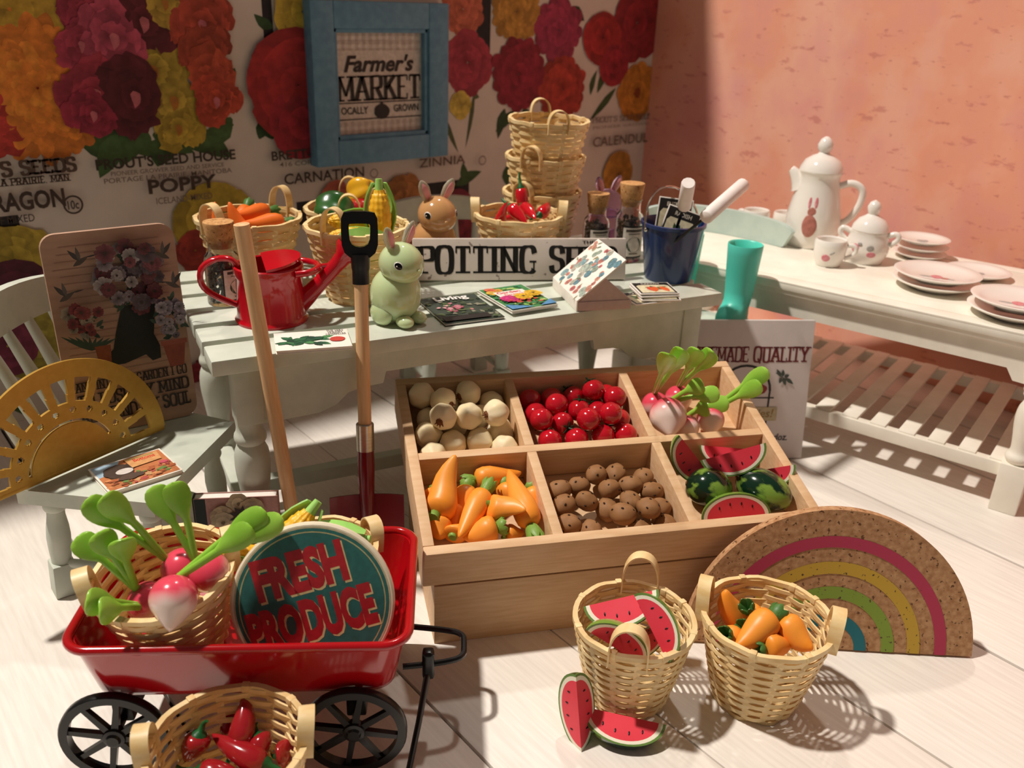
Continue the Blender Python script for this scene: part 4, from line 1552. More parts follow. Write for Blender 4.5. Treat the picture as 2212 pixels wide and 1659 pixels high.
# ---- baskets on the table
cbk = basket('round basket of carrots at the back-left corner of the table', Matrix.Translation(on((1.312, 3.10))), .115, .185, .235, 11, 15, 25, hh=.085)
kbk = basket('tall basket of corn behind the shovel grip on the table', Matrix.Translation(on((1.535, 2.700))), .105, .175, .26, 13, 15, 35, hh=.10)
pbk = basket('basket of peppers behind the corn basket on the table', Matrix.Translation(on((1.690, 3.025))), .11, .165, .24, 11, 15, 60, hh=.09)
hbk = basket('basket of glossy red chilies behind the lettered sign', Matrix.Translation(on((2.285, 2.715))), .110, .174, .21, 9, 15, -40, hh=.06)
# ---- three nested baskets
sb = Vector(on((2.568, 2.895)))
for i, (nm, a) in enumerate((('lowest', 20), ('middle', 28), ('topmost', 62))):
    basket(f'{nm} of three empty nested baskets stacked beside the jars', Matrix.Translation(sb + Vector((.004 * i, 0, .150 * i))) @ Matrix.Rotation(R(1.5 * i - 1), 4, 'X'), .112, .166, .240, 11, 15, a, hh=.065, group='stack of nested baskets')


def in_basket(bk):
    return bk.matrix_world.copy()


bg_ = 'carrots in the table basket'
cdk = b_carrot(0, leaf_dk, carrot_d)
Mb = in_basket(cbk)
carrot('cd', cdk, Mb, (-.10, -.03, .02), (-.115, .02, .30), 'carrot poking tip-up at the left handle of the table basket', bg_, 0, 1.15)
carrot('cd', cdk, Mb, (-.02, -.06, .12), (-.075, -.01, .30), 'carrot standing tip-up beside the leftmost one in the table basket', bg_, 0, 1.15)
carrot('cd', cdk, Mb, (.10, .05, .235), (-.06, .01, .245), 'carrot lying across the back of the table basket', bg_, 0, 1.0)
carrot('cd', cdk, Mb, (.10, -.07, .215), (-.07, -.085, .235), 'carrot lying along the front of the table basket, green top right', bg_, 0, 1.1)
carrot('cd', cdk, Mb, (.05, .13, .235), (-.05, .03, .16), 'carrot with green top at the rear of the table basket', bg_, 0, 1.0)
carrot('cd', cdk, Mb, (.12, .00, .165), (-.08, -.02, .165), 'carrot under the others in the table basket', bg_, 0, 1.1)
# corn in the tall basket
Mb = in_basket(kbk)
kg = 'corn in the table basket'


def corn(base, a, b_, label, group, roll=0, s=1.0):
    M = align(a, b_) @ Matrix.Rotation(R(roll), 4, 'Z') @ Matrix.Diagonal((s, s, s, 1))
    return place('corn', b_corn, base @ M, label, group)


corn(Mb, (.075, -.03, .385), (.06, -.06, .10), 'corn cob standing stalk up in its green husk in the table basket', kg, 200, 1.15)
corn(Mb, (.03, -.085, .235), (-.14, -.045, .245), 'corn cob lying across the front of the table basket', kg, 30, .95)
corn(Mb, (.10, .03, .25), (-.08, .05, .275), 'corn cob lying behind another in the table basket', kg, 120, 1.0)
corn(Mb, (.06, .0, .13), (-.08, -.02, .13), 'corn cob at the bottom of the table basket', kg, 0, 1.0)


def b_pepper(m):
    def f():
        t = thing('bell_pepper', 'x', 'pepper')

        def fn(d, th, a):
            k = 1 + .13 * math.cos(4 * a) * math.sin(th) ** 2
            if th < .5:
                k *= 1 - .28 * (1 - th / .5)
            if th > 2.6:
                k *= 1 - .25 * (th - 2.6) / .54
            return k
        part('fruit', MB().ball(.066, .066, .072, 36, 20, fn=fn), m, t, ang=80)
        part('stalk', MB().tube([(0, 0, .046), (0, 0, .064), (.012, 0, .084)], [.014, .009, .008], 10), leaf_dk, t)
        return t
    return f


Mb = in_basket(pbk)
pg = 'peppers in the basket'
pep_r = mat('red_pepper', '#a3161c', '#b01c22', 8, rough=.2, coat=.3)
pep_y = mat('yellow_pepper', '#e0a51c', '#e8b22a', 8, rough=.25, coat=.3)
place('peg', b_pepper(pepper_g), Mb @ LRS((-.085, -.03, .235), (100, 10, 60), 1.15), 'big dark green pepper in the basket behind the corn', pg)
place('per', b_pepper(pep_r), Mb @ LRS((.045, .015, .215), (80, 30, 20), .95), 'red pepper low in the pepper basket', pg)
place('pey', b_pepper(pep_y), Mb @ LRS((.085, .05, .285), (60, -20, 40), .85), 'yellow pepper on top of the pepper basket', pg)
# chilies
Mb = in_basket(hbk)
hg = 'chilies in the table basket'
ch1, ch2 = b_chili(chili_m, .5), b_chili(chili_m, -.3)
for key, bd, a, b_, l in [
        ('h1', ch1, (-.115, -.02, .14), (-.145, -.04, .285), 'chili pointing up at the left rim of the table basket'),
        ('h2', ch2, (-.075, -.03, .255), (-.045, -.125, .205), 'chili facing out at the front left of the table basket'),
        ('h2', ch2, (.055, .06, .30), (.065, .03, .17), 'chili standing tip down at the back of the table basket'),
        ('h2', ch2, (.035, .02, .235), (.025, -.105, .21), 'chili facing out at the front middle of the table basket'),
        ('h1', ch1, (.045, -.075, .215), (.145, -.06, .245), 'chili pointing right at the front of the table basket'),
        ('h1', ch1, (.10, .02, .20), (-.02, .09, .18), 'chili lying deep in the table basket')]:
    M = align(a, b_)
    place(key, bd, Mb @ M @ Matrix.Diagonal((1.15, 1.15, (Vector(b_) - Vector(a)).length / .135, 1)), l, hg)


# ---- watering can
WC = thing('watering_can', 'glossy red watering can standing left on the table', 'watering can', on((1.175,2.653)), -20)
body = MB().lathe([(0, .006), (.112, .006), (.118, .0), (.119, .008), (.113, .014), (.111, .02), (.107, .10), (.106, .150), (.112, .158), (.112, .186), (.107, .190), (.103, .186), (.102, .15), (.100, .02), (0, .016)], 48)
part('body', body, red_g, WC)
n = 24
cov = [(math.cos(R(-98 + 196 * k / n)) * .108, math.sin(R(-98 + 196 * k / n)) * .108) for k in range(n + 1)]
part('half_cover', MB().prism(cov, -.004, .004, 'xy'), red_g, WC, Matrix.Translation((0, 0, .196)) @ Matrix.Rotation(R(-9), 4, 'Y'))
part('handle', MB().tube(smooth_path([(-.095, 0, .188), (-.115, 0, .214), (-.165, 0, .216), (-.212, 0, .185), (-.213, 0, .125), (-.165, 0, .085), (-.104, 0, .055)], 2), .0135, 10, flat=.75), red_g, WC)
part('brace', MB().tube(smooth_path([(.075, .085, .172), (.125, .075, .172), (.158, .03, .172), (.162, 0, .172), (.158, -.03, .172), (.125, -.075, .172), (.075, -.085, .172)], 2), .011, 10), red_g, WC)
sp_ = MB().tube([(.085, 0, .040), (.135, 0, .085), (.18, 0, .128), (.22, 0, .168)], [.036, .030, .024, .020], 20)
spo = part('spout', sp_, red_g, WC)
rs = MB().tube([(.170, 0, .120), (.222, 0, .172), (.244, 0, .196), (.262, 0, .214), (.270, 0, .222)], [.0265, .026, .030, .052, .054], 24)
part('rose', rs, red_g, spo)
part('strut', MB().tube([(.155, 0, .170), (.215, 0, .172)], .008, 8), red_g, WC)


# ---- resin bunnies: local front looks along -y
def bunny(label, M, resin, ears, group='resin bunnies'):
    t = thing('bunny_figurine', label, 'figurine', M=M, group=group)

    def fb(d, th, a):
        return 1 + .12 * max(0, d.z) * max(0, -d.y) + .10 * max(0, -d.z)
    bd = MB().ball(.088, .092, .095, 28, 18, fn=fb, M=Matrix.Translation((0, .005, .1055)))
    part('body', bd, resin, t, ang=80)
    for s in (-1, 1):
        part('paw', MB().ball(.028, .036, .022, 16, 10, M=Matrix.Translation((s * .034, -.070, .0225))), resin, t)
        part('haunch', MB().ball(.026, .050, .042, 16, 10, M=Matrix.Translation((s * .066, .012, .0425))), resin, t)
    part('tail', MB().ball(.026, .026, .026, 14, 10, M=Matrix.Translation((0, .095, .045))), resin, t)

    def fh(d, th, a):
        return 1 + .10 * max(0, -d.y) * max(0, .6 - d.z)
    part('head', MB().ball(.076, .078, .072, 28, 18, fn=fh, M=Matrix.Translation((0, -.022, .220))), resin, t, ang=80)
    part('nose', MB().ball(.007, .005, .005, 10, 6, M=Matrix.Translation((0, -.108, .208))), resin, t)
    for s in (-1, 1):
        Me = Matrix.Translation((s * .034, -.010, .278)) @ Matrix.Rotation(R(s * 24), 4, 'Y') @ Matrix.Rotation(R(8), 4, 'X')
        er = part('ear', MB().tube([(0, 0, -.01), (0, 0, .018), (0, 0, .045), (0, 0, .068), (0, 0, .082), (0, 0, .086)], [.014, .021, .024, .018, .008, .001], 14, flat=.5, up=(0, 1, 0)), ears, t, Me, ang=80)
        part('inner_ear', MB().tube([(0, -.010, 0), (0, -.0135, .022), (0, -.0145, .045), (0, -.0115, .063), (0, -.007, .074)], [.007, .012, .013, .009, .001], 12, flat=.25, up=(0, 1, 0)), ear_pink, er)
        d = Vector((s * .80, -.60, .12)).normalized()
        Mq = Vector((0, 0, 1)).rotation_difference(d).to_matrix().to_4x4()
        Mq.translation = Vector((d.x * .0755, -.022 + d.y * .0785, .220 + d.z * .0715))
        part('eye_ring', MB().ball(.0140, .0170, .0032, 16, 8), eye_w, t, Mq)
        ey = part('eye', MB().ball(.0122, .0152, .0050, 16, 8), eye_b, t, Mq)
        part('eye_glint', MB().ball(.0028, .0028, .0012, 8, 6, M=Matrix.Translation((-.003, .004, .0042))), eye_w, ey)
    return t


bunny('translucent green bunny figurine with pink ears at the table front', Matrix.Translation(on((1.506,2.402))) @ Matrix.Rotation(R(14), 4, 'Z') @ Matrix.Scale(.94, 4), resin_g, resin_c)
bunny('tan bunny figurine peeking over the lettered sign', Matrix.Translation(on((1.975, 2.86))) @ Matrix.Rotation(R(-10), 4, 'Z') @ Matrix.Scale(1.0, 4), resin_t, resin_c)
bunny('lilac glass bunny figurine half hidden behind the corked jars', Matrix.Translation(on((2.805, 2.745))) @ Matrix.Rotation(R(-10), 4, 'Z') @ Matrix.Scale(.88, 4), lilac_gl, lilac_gl)


# ---- corked jars of seeds
def jar(label, p, r, h, ck, lab, lab_col, rz):
    t = thing('seed_jar', label, 'jar', on(p), rz, group='corked seed jars')
    prof = [(0, 0), (r * .94, 0), (r, .006), (r, h * .66), (r * .93, h * .74), (r * .74, h * .80), (r * .70, h * .84), (r * .70, h * .97), (r * .78, h * .985), (r * .78, h), (r * .66, h),
            (r * .62, h * .84), (r * .88, h * .72), (r * .945, h * .65), (r * .945, .012), (0, .010)]
    part('glass', MB().lathe(prof, 32), glass, t)
    part('cork', MB().lathe([(0, h - .03), (r * .58, h - .03), (r * .74, h + .006), (r * .86, h + ck), (r * .84, h + ck + .004), (0, h + ck + .004)], 24), cork_m, t)
    rnd = random.Random(int(p[0] * 100))
    sd = MB()
    for k in range(260):
        zz = .016 + (h * .60) * (k / 260.0)
        a = rnd.uniform(0, 6.283)
        q = r * .90 * (.80 if rnd.random() < .75 else rnd.random() * .7)
        M = Matrix.Translation((math.cos(a) * q, math.sin(a) * q, zz)) @ Matrix.Rotation(rnd.uniform(0, 6), 4, 'X') @ Matrix.Rotation(rnd.uniform(0, 6), 4, 'Z')
        sd.ball(r * .16, r * .12, r * .09, 6, 4, M=M)
    part('seeds', sd, seed_m, t, kind='stuff')
    # paper label wrapped on the front
    n = 14
    vs, fs = [], []
    ang0, ang1 = R(-90 - 52), R(-90 + 52)
    lz0, lz1 = h * .08, h * .60
    for i in range(n + 1):
        a = ang0 + (ang1 - ang0) * i / n
        for z in (lz0, lz1):
            vs.append((math.cos(a) * (r + .0008), math.sin(a) * (r + .0008), z))
    fs = [[2 * i, 2 * i + 2, 2 * i + 3, 2 * i + 1] for i in range(n)]
    lb = part('label', MB().add(vs, fs), mat('black_label_border', '#15130f', rough=.5), t)

    def wrap(u, z, o):
        a = -math.pi / 2 + u * R(52)
        return (math.cos(a) * (r + o), math.sin(a) * (r + o), lz0 + (lz1 - lz0) * z)
    pr = PB('xy')

    def patch(u0, u1, z0, z1, col, o, m=8):
        for i in range(m):
            a, b2 = u0 + (u1 - u0) * i / m, u0 + (u1 - u0) * (i + 1) / m
            k = len(pr.v)
            pr.v += [wrap(a, z0, o), wrap(b2, z0, o), wrap(b2, z1, o), wrap(a, z1, o)]
            pr.f.append([k, k + 1, k + 2, k + 3])
            pr.c.append(lin(col))
    patch(-.92, .92, .05, .95, '#d9cfc4', .0014)
    patch(-.7, .7, .82, .90, '#4a4038', .0018)
    patch(-.5, .5, .74, .78, '#8a7d72', .0018)
    k = len(pr.v)
    m = 16
    pr.v += [wrap(.62 * math.cos(6.283 * i / m), .42 + .24 * math.sin(6.283 * i / m), .0020) for i in range(m)]
    pr.f.append([k + i for i in range(m)])
    pr.c.append(lin(lab_col))
    patch(-.35, .35, .12, .16, '#6b5f56', .0018)
    pr.build('label_print', lb)
    return t


jar('corked jar of dark seeds behind the watering can handle', (1.118,2.899), .060, .225, .055, True, '#3b4f33', 28)
jar('shorter corked seed jar behind the right end of the lettered sign', (2.658,2.643), .056, .215, .050, True, '#4c5a3a', -20)
jar('taller corked seed jar beside the navy bucket', (2.735,2.526), .060, .260, .060, True, '#2f4a33', -20)

# ---- lettered plank sign
PT = thing('potting_sign', 'whitewashed plank sign with black slab lettering on the table', 'sign', M=frame((1.789,2.734,0.787), -31.2, 12))
part('board', MB().box((.832, .030, .160), (.416, .015, .080), .005), mat('whitewashed_board', '#d8ccc2', '#e2d6cc', 9, rough=.7, specks='#8f7f74', speck_scale=26, speck_at=.66), PT)
pb = PB('xz')
pb.polys(slab('POTTING', .020, .030, .098, .26, .075, True, fit=.455, gap=.12), '#171413')
pb.build('lettering', PT)
pb = PB('xz')
pb.polys(slab('SHED', .530, .032, .094, .26, .075, True, fit=.262, gap=.12), '#171413')
pb.polys(text_polys('THE', .655, .140, .011, bold=.02, fit=.05), '#2a2522')
pb.build('lettering', PT)


# ---- flat magazines and books
def flat_book(name, label, cat, c0, ex, ey, th, z=TT, pages=True, cover='#e9e2d8', group=None):
    """c0: near-left corner, ex/ey: edge vectors on the table plane"""
    ex, ey = Vector((*ex, 0)), Vector((*ey, 0))
    wd, ht = ex.length, ey.length
    rz = math.degrees(math.atan2(ex.y, ex.x))
    t = thing(name, label, cat, (c0[0], c0[1], z), rz, group)
    cm = mat('cover_' + cover[1:], cover, rough=.45)
    part('pages', MB().box((wd - .004, ht - .004, th - .004), (wd / 2, ht / 2, th / 2), .0008), paper, t)
    for zz in (.001, th - .001):
        part('cover', MB().box((wd, ht, .002), (wd / 2, ht / 2, zz), .0006), cm, t)
    return t, wd, ht, PB('xy', base=th + .0004, eps=.00006)


def vec(a, b_):
    return (b_[0] - a[0], b_[1] - a[1])


# magazine with the dark garden cover
MG1 = flat_book('magazine', 'magazine with dark garden photo cover left of its neighbour on the table', 'magazine', (1.609,2.268), vec((1.609,2.268), (1.821,2.216)), vec((1.609,2.268), (1.693,2.524)), .010, cover='#2f3a2c', group='magazines on the table')
t, w_, h_, pb = MG1
rnd = random.Random(5)
pb.rect(.004, .004, w_ - .004, h_ - .004, '#39443a')
for k in range(60):
    x, y = rnd.uniform(.01, w_ - .01), rnd.uniform(.01, h_ * .78)
    pb.ell(x, y, rnd.uniform(.006, .018), rnd.uniform(.005, .013), rnd.choice(['#2a3a28', '#52623c', '#70805a', '#22301f', '#8c8a76', '#3d4c34']), jag=.4, seed=k, n=9)
for k in range(26):
    pb.ell(w_ * .45 + rnd.gauss(0, .03), h_ * .50 + rnd.gauss(0, .02), .008, .007, rnd.choice(['#c77f8a', '#b05a6a', '#d9a3a8']), jag=.4, seed=k, n=8)
pb.rect(.006, .008, w_ * .8, h_ * .18, '#241f1d')
pb.polys(text_polys('Living', w_ * .22, h_ * .80, .038, bold=.03, fit=w_ * .58), '#f2efe9')
pb.build('cover_print', t)
# bright garden magazine overlapping it
MG2 = flat_book('magazine', 'bright garden magazine with sunflowers on its cover on the table', 'magazine', (1.857,2.221,0.795), vec((1.857,2.221,0.795), (2.045,2.192,0.795)), vec((1.857,2.221,0.795), (1.859,2.476,0.795)), .011, z=TT + .0105, cover='#e8e6dc', group='magazines on the table')
t, w_, h_, pb = MG2
pb.rect(.004, .004, w_ - .004, h_ - .004, '#4c8a4e')
for k in range(70):
    pb.ell(rnd.uniform(.012, w_ - .012), rnd.uniform(.012, h_ - .012), rnd.uniform(.006, .016), rnd.uniform(.006, .013), rnd.choice(['#2f6f42', '#66a04c', '#8cbf5e', '#3f8a5c', '#5b9a70', '#b9cf7a']), jag=.4, seed=k, n=9)
pb.poly([(.004, .004), (w_ * .5, .004), (.004, h_ * .22)], '#5b93c4')
pb.poly([(w_ - .004, .004), (w_ * .62, .004), (w_ - .004, h_ * .2)], '#5b93c4')
for x, y, c in ((.30, .80, '#e8a13a'), (.18, .86, '#e06a4a'), (.12, .72, '#f0c24a')):
    pb.bloom(w_ * x, h_ * y, .022, c, 8, 2, seed=int(x * 100))
pb.rect(w_ * .14, h_ * .50, w_ * .78, h_ * .72, '#f3ece2')
pb.polys(text_polys('Garden', w_ * .18, h_ * .62, .022, bold=.03, fit=w_ * .5), '#d0304a')
pb.polys(text_polys('Flowers', w_ * .28, h_ * .525, .018, bold=.02, fit=w_ * .4), '#e05a4a')
pb.bloom(w_ * .26, h_ * .40, .036, '#d42a7c', 12, 3, seed=4)
pb.bloom(w_ * .56, h_ * .40, .034, '#eebb20', 16, 2, seed=5, core='#3a2412')
pb.bloom(w_ * .82, h_ * .46, .034, '#eebb20', 16, 2, seed=6, core='#3a2412')
for k in range(10):
    pb.ell(w_ * .55 + rnd.gauss(0, .03), h_ * .2 + rnd.gauss(0, .012), .009, .007, '#c8463c', jag=.3, seed=k, n=9)
pb.build('cover_print', t)
# white picture book beside the two poles (its famous cover is left as a plain leafy spray)
t, w_, h_, pb = flat_book('picture_book', 'thin white picture book with green leaf print between the two tool handles', 'book', (1.044,2.348), vec((1.044,2.348), (1.255,2.26)), vec((1.044,2.348), (1.092,2.495)), .012, cover='#efe9df')
rnd = random.Random(9)
for k in range(34):
    x = w_ * (.16 + .52 * rnd.random())
    y = h_ * (.42 + .16 * rnd.uniform(-1, 1))
    a = rnd.uniform(0, 6.28)
    pb.leaf(x, y, x + .045 * math.cos(a), y + .035 * math.sin(a), .022, rnd.choice(['#24553a', '#2f6b45', '#1d4634', '#4d8a55', '#3a7a4e']))
pb.ell(w_ * .83, h_ * .42, .024, .020, '#c9453a', jag=.05, n=16)
for i, (tx, f_) in enumerate((('THE VERY', .24), ('HUNGRY', .20), ('CATERPILLAR', .28))):
    pb.polys(text_polys(tx, w_ * .83, h_ * (.88 - .10 * i), .0105, bold=.02, center=True, fit=w_ * f_), '#2a2523')
pb.build('cover_print', t)

# floral folded card box
BX = thing('floral_box', 'half-open mauve card box with a floral printed lid on the table', 'box', on((2.09,2.137)), math.degrees(math.atan2(*reversed(vec((2.09,2.137), (2.271,2.054))))))
bw, bd_ = .200, .185
part('tray', MB().box((bw, bd_, .034), (bw / 2, bd_ / 2, .017), .002), mauve, BX)
part('wedge', MB().prism([(.004, .034), (bw - .004, .034), (bw * .48, .118)], .004, .012, 'xz'), mauve, BX)
ld = part('lid', MB().box((.225, .29, .006), (.1125, .145, .003), .002), paper, BX, Matrix.Translation((-.004, -.001, .034)) @ Matrix.Rotation(R(-40), 4, 'Y'))
part('spine', MB().box((.006, .29, .036), (-.004, .144, .018), .002), paper, BX)
rnd = random.Random(12)
for k in range(84):
    x, y = rnd.uniform(.014, .211), rnd.uniform(.014, .276)
    q = rnd.random()
    pb = PB('xy', base=.0062 + .0001 * (k % 12), eps=.00002)
    if q < .45:
        pb.bloom(x, y, rnd.uniform(.011, .021), rnd.choice(['#8fb0b4', '#c9c4b4', '#6f97a3', '#b7c2b4', '#a8b8a6']), 8, 2, seed=k)
    elif q < .7:
        pb.bloom(x, y, rnd.uniform(.008, .014), rnd.choice(['#d98a7c', '#e0a08a', '#cf7878']), 5, 1, seed=k)
    else:
        a = rnd.uniform(0, 6.28)
        pb.leaf(x, y, x + .026 * math.cos(a), y + .026 * math.sin(a), .009, rnd.choice(['#9a9270', '#77876f', '#b0a074']))
    pb.build('printed_flower', ld)


# ---- seed packets: black border, cream panel, coloured vegetable
def packet(label, M, wd, ht, kind, group, title='RADISH'):
    t = thing('seed_packet', label, 'seed packet', M=M, group=group)
    part('envelope', MB().box((wd, ht, .006), (wd / 2, ht / 2, .003), .001), paper, t)
    pb = PB('xy', base=.0064, eps=.00005)
    b_ = wd * .03
    pb.rect(b_, b_, wd - b_, ht - b_, '#1e1a17')
    c = wd * .08
    pts = [(c, c), (wd - c, c), (wd - c, ht * .68), (wd - c * 2, ht * .76), (c * 2, ht * .76), (c, ht * .68)]
    pb.poly(pts, '#e4d8b4')
    pb.polys(text_polys(title, wd / 2, ht * .82, ht * .09, center=True, bold=.02, fit=wd * .5), '#d8cdbc')
    rr = random.Random(len(label))
    if kind == 'radish':
        for k in range(14):
            pb.leaf(wd * .55, ht * .36, wd * (.30 + .5 * rr.random()), ht * (.45 + .25 * rr.random()), wd * .14, rr.choice(['#2f5a30', '#41703a', '#244a2a']))
        for x, y in ((.36, .42), (.44, .26), (.66, .20)):
            pb.ell(wd * x, ht * y, wd * .14, ht * .12, '#b52a55', jag=.06, n=14)
    else:
        for k in range(8):
            pb.leaf(wd * .5, ht * .42, wd * (.15 + .7 * rr.random()), ht * (.40 + .3 * rr.random()), wd * .16, rr.choice(['#2f5a30', '#41703a', '#5d7a30']))
        for x, a in ((.36, .25), (.52, -.2), (.68, .3)):
            pb.leaf(wd * x, ht * .60, wd * (x + a * .4), ht * .16, wd * .22, rr.choice(['#e2632c', '#dd5138']))
    pb.build('packet_print', t)
    return t


pk = 'seed packets stacked by the bucket'
px_, py_ = vec((2.356,2.083,0.79), (2.478,2.016,0.79)), vec((2.356,2.083,0.79), (2.498,2.226,0.79))
pang = math.degrees(math.atan2(px_[1], px_[0]))
b0 = (2.359,2.085,0.785)
packet('lowest seed packet, sticking out left under the stack', Matrix.Translation((b0[0] - .052, b0[1] - .022, TT)) @ Matrix.Rotation(R(pang + 12), 4, 'Z'), .15, .135, 'carrot', pk, 'CARROT')
packet('second lowest seed packet in the stack by the bucket', Matrix.Translation((b0[0] - .015, b0[1] - .016, TT + .0085)) @ Matrix.Rotation(R(pang - 3), 4, 'Z'), .15, .135, 'carrot', pk, 'CARROT')
packet('third seed packet, just under the top of the stack', Matrix.Translation((b0[0] - .008, b0[1] - .006, TT + .0170)) @ Matrix.Rotation(R(pang + 2), 4, 'Z'), .15, .135, 'carrot', pk, 'CARROT')
packet('topmost seed packet of the stack, orange vegetables on its front', Matrix.Translation((b0[0] - .004, b0[1] + .002, TT + .0255)) @ Matrix.Rotation(R(pang), 4, 'Z'), .15, .135, 'carrot', pk, 'CARROT')

# ---- navy bucket with tools and packets in it
bp = on((2.681,2.242))
NB = thing('bucket', 'navy blue enamel bucket with wire handle at the right table end', 'bucket', bp, 0)
part('pail', MB().lathe([(0, .004), (.088, .004), (.092, 0), (.095, .006), (.122, .212), (.128, .216), (.128, .228), (.120, .230), (.116, .220), (.089, .012), (0, .010)], 40), navy, NB)
hd = []
for k in range(15):
    a = math.pi * k / 14
    hd.append((-math.cos(a) * .128, 0, math.sin(a) * .16))
part('wire_handle', MB().tube(smooth_path(hd, 1), .0042, 8), wire, NB, Matrix.Translation((0, 0, .205)) @ Matrix.Rotation(R(-14), 4, 'Z') @ Matrix.Rotation(R(-22), 4, 'X'))
for s in (-1, 1):
    part('lug', MB().ball(.009, .009, .009, 10, 8, M=Matrix.Rotation(R(-14), 4, 'Z') @ Matrix.Translation((s * .126, 0, .205))), wire, NB)


def hand_tool(label, a, b_, top):
    """b_ to top is the painted handle, a to b_ the thin steel shank"""
    t = thing('garden_tool', label, 'hand tool', a, group='hand tools in the bucket')
    o = Vector(a)
    b2, c2 = Vector(b_) - o, Vector(top) - o
    d = (c2 - b2).normalized()
    part('handle', MB().tube([b2, b2 + d * .004, c2 - d * .004, c2], [.022, .026, .026, .023], 12), white_h, t, ang=50)
    part('shank', MB().tube([(0, 0, 0), b2 * .6, b2 + d * .02], [.006, .006, .006], 8), blackp, t)
    return t


bv = Vector(bp)
hand_tool('short hand tool standing upright in the bucket, white handle', bv + Vector((-.005, .03, .03)), (2.623,2.151,1.09), (2.544,2.079,1.2))
hand_tool('hand tool leaning right out of the bucket, long white handle', bv + Vector((-.065, .05, .06)), (2.59,2.02,1.08), (2.866,2.075,1.165))
dirc = (Vector((0, 0, 1.8)) - bv)
ya = math.degrees(math.atan2(dirc.y, dirc.x)) + 90
packet('seed packet of radishes standing at the front of the bucket', Matrix.Translation(bv + Vector((-.066, .036, .125))) @ Matrix.Rotation(R(ya + 8), 4, 'Z') @ Matrix.Rotation(R(75), 4, 'X') @ Matrix.Rotation(R(-17), 4, 'Z'), .135, .18, 'radish', 'seed packets in the bucket')
packet('seed packet standing behind the radish packet in the bucket', Matrix.Translation(bv + Vector((-.030, .074, .135))) @ Matrix.Rotation(R(ya + 4), 4, 'Z') @ Matrix.Rotation(R(80), 4, 'X') @ Matrix.Rotation(R(-4), 4, 'Z'), .135, .18, 'radish', 'seed packets in the bucket', 'BEET')


# ================================================================== PORCELAIN ON THE BENCH
BT = BZ + .0015


def prt(pts, label_group='x'):
    return pts


def decal(t, M, shapes, name='painted_flower'):
    for i, (x, z, rx, rz_, m) in enumerate(shapes):
        part(name, MB().ball(rx, .003, rz_, 14, 8, M=Matrix.Translation((x, 0, z))), m, t, M)


cpv = (3.851,2.358)
toc = lambda p: math.degrees(math.atan2(-p[1], -p[0])) + 90
CP = thing('coffee_pot', 'tall white porcelain coffee pot with a painted rabbit and domed lid', 'pot', on(cpv, BT), toc(cpv))
part('body', MB().lathe([(0, .006), (.105, .006), (.112, 0), (.116, .008), (.124, .03), (.130, .08), (.126, .15), (.110, .23), (.096, .29), (.092, .325), (.098, .345), (.102, .352), (.094, .352), (.086, .33), (0, .32)], 44), porc, CP)
lid = part('lid', MB().lathe([(.098, .348), (.102, .356), (.098, .372), (.080, .404), (.050, .424), (.030, .432), (.024, .440), (.034, .458), (.036, .476), (.024, .500), (.008, .512), (0, .513)], 36), porc, CP)
part('spout', MB().tube(smooth_path([(-.08, 0, .27), (-.105, 0, .315), (-.128, 0, .345), (-.138, 0, .352)], 1), [.050, .032, .021, .016], 14), porc, CP)
part('handle', MB().tube(smooth_path([(.092, 0, .29), (.15, 0, .315), (.205, 0, .285), (.20, 0, .21), (.165, 0, .14), (.118, 0, .105)], 2), .017, 12), porc, CP)
pb = MB()
fr = Matrix.Rotation(R(-8), 4, 'X')
for x, z, a, b_, m in ((-.012, .115, .034, .055, brown_p), (-.010, .178, .020, .022, brown_p), (-.024, .215, .008, .030, pink_p), (.004, .217, .008, .030, pink_p), (-.014, .12, .015, .008, grey_p)):
    zz = z
    pr_ = [(.03, .124), (.08, .130), (.15, .126), (.23, .110), (.29, .096)]
    k_ = max(q for q in range(4) if pr_[q][0] <= zz)
    f_ = (zz - pr_[k_][0]) / (pr_[k_ + 1][0] - pr_[k_][0])
    rr_ = math.sqrt((pr_[k_][1] * (1 - f_) + pr_[k_ + 1][1] * f_) ** 2 - x * x)
    part('painted_rabbit', MB().ball(a, .0095 if a > .03 else .004, b_, 20, 12), m, CP, Matrix.Translation((x, -rr_ + .0015, zz)) @ fr)
scv = (3.802,2.031)
SG = thing('sugar_bowl', 'lidded white porcelain sugar bowl with painted pink roses', 'bowl', on(scv, BT), toc(scv) - 5)
part('body', MB().lathe([(0, .005), (.070, .005), (.076, 0), (.080, .010), (.094, .045), (.096, .07), (.088, .11), (.080, .130), (.082, .142), (.074, .142), (0, .13)], 40), porc, SG)
part('lid', MB().lathe([(.078, .140), (.082, .148), (.076, .170), (.056, .196), (.032, .210), (.022, .218), (.028, .236), (.030, .252), (.020, .272), (0, .282)], 32), porc, SG)
for s in (-1, 1):
    part('handle', MB().tube(smooth_path([(s * .080, 0, .128), (s * .118, 0, .145), (s * .130, 0, .118), (s * .095, 0, .085)], 2), .013, 10), porc, SG)
for x, z, rx, rz_, m in ((-.040, .075, .018, .020, pink_p), (-.022, .095, .010, .008, grey_p), (.032, .052, .020, .013, pink_p), (.025, .08, .016, .014, grey_p)):
    a = math.asin(x / .095)
    part('painted_rose', MB().ball(rx, .003, rz_, 12, 8), m, SG, Matrix.Translation((x, -math.cos(a) * .0945, z)) @ Matrix.Rotation(a, 4, 'Z'))


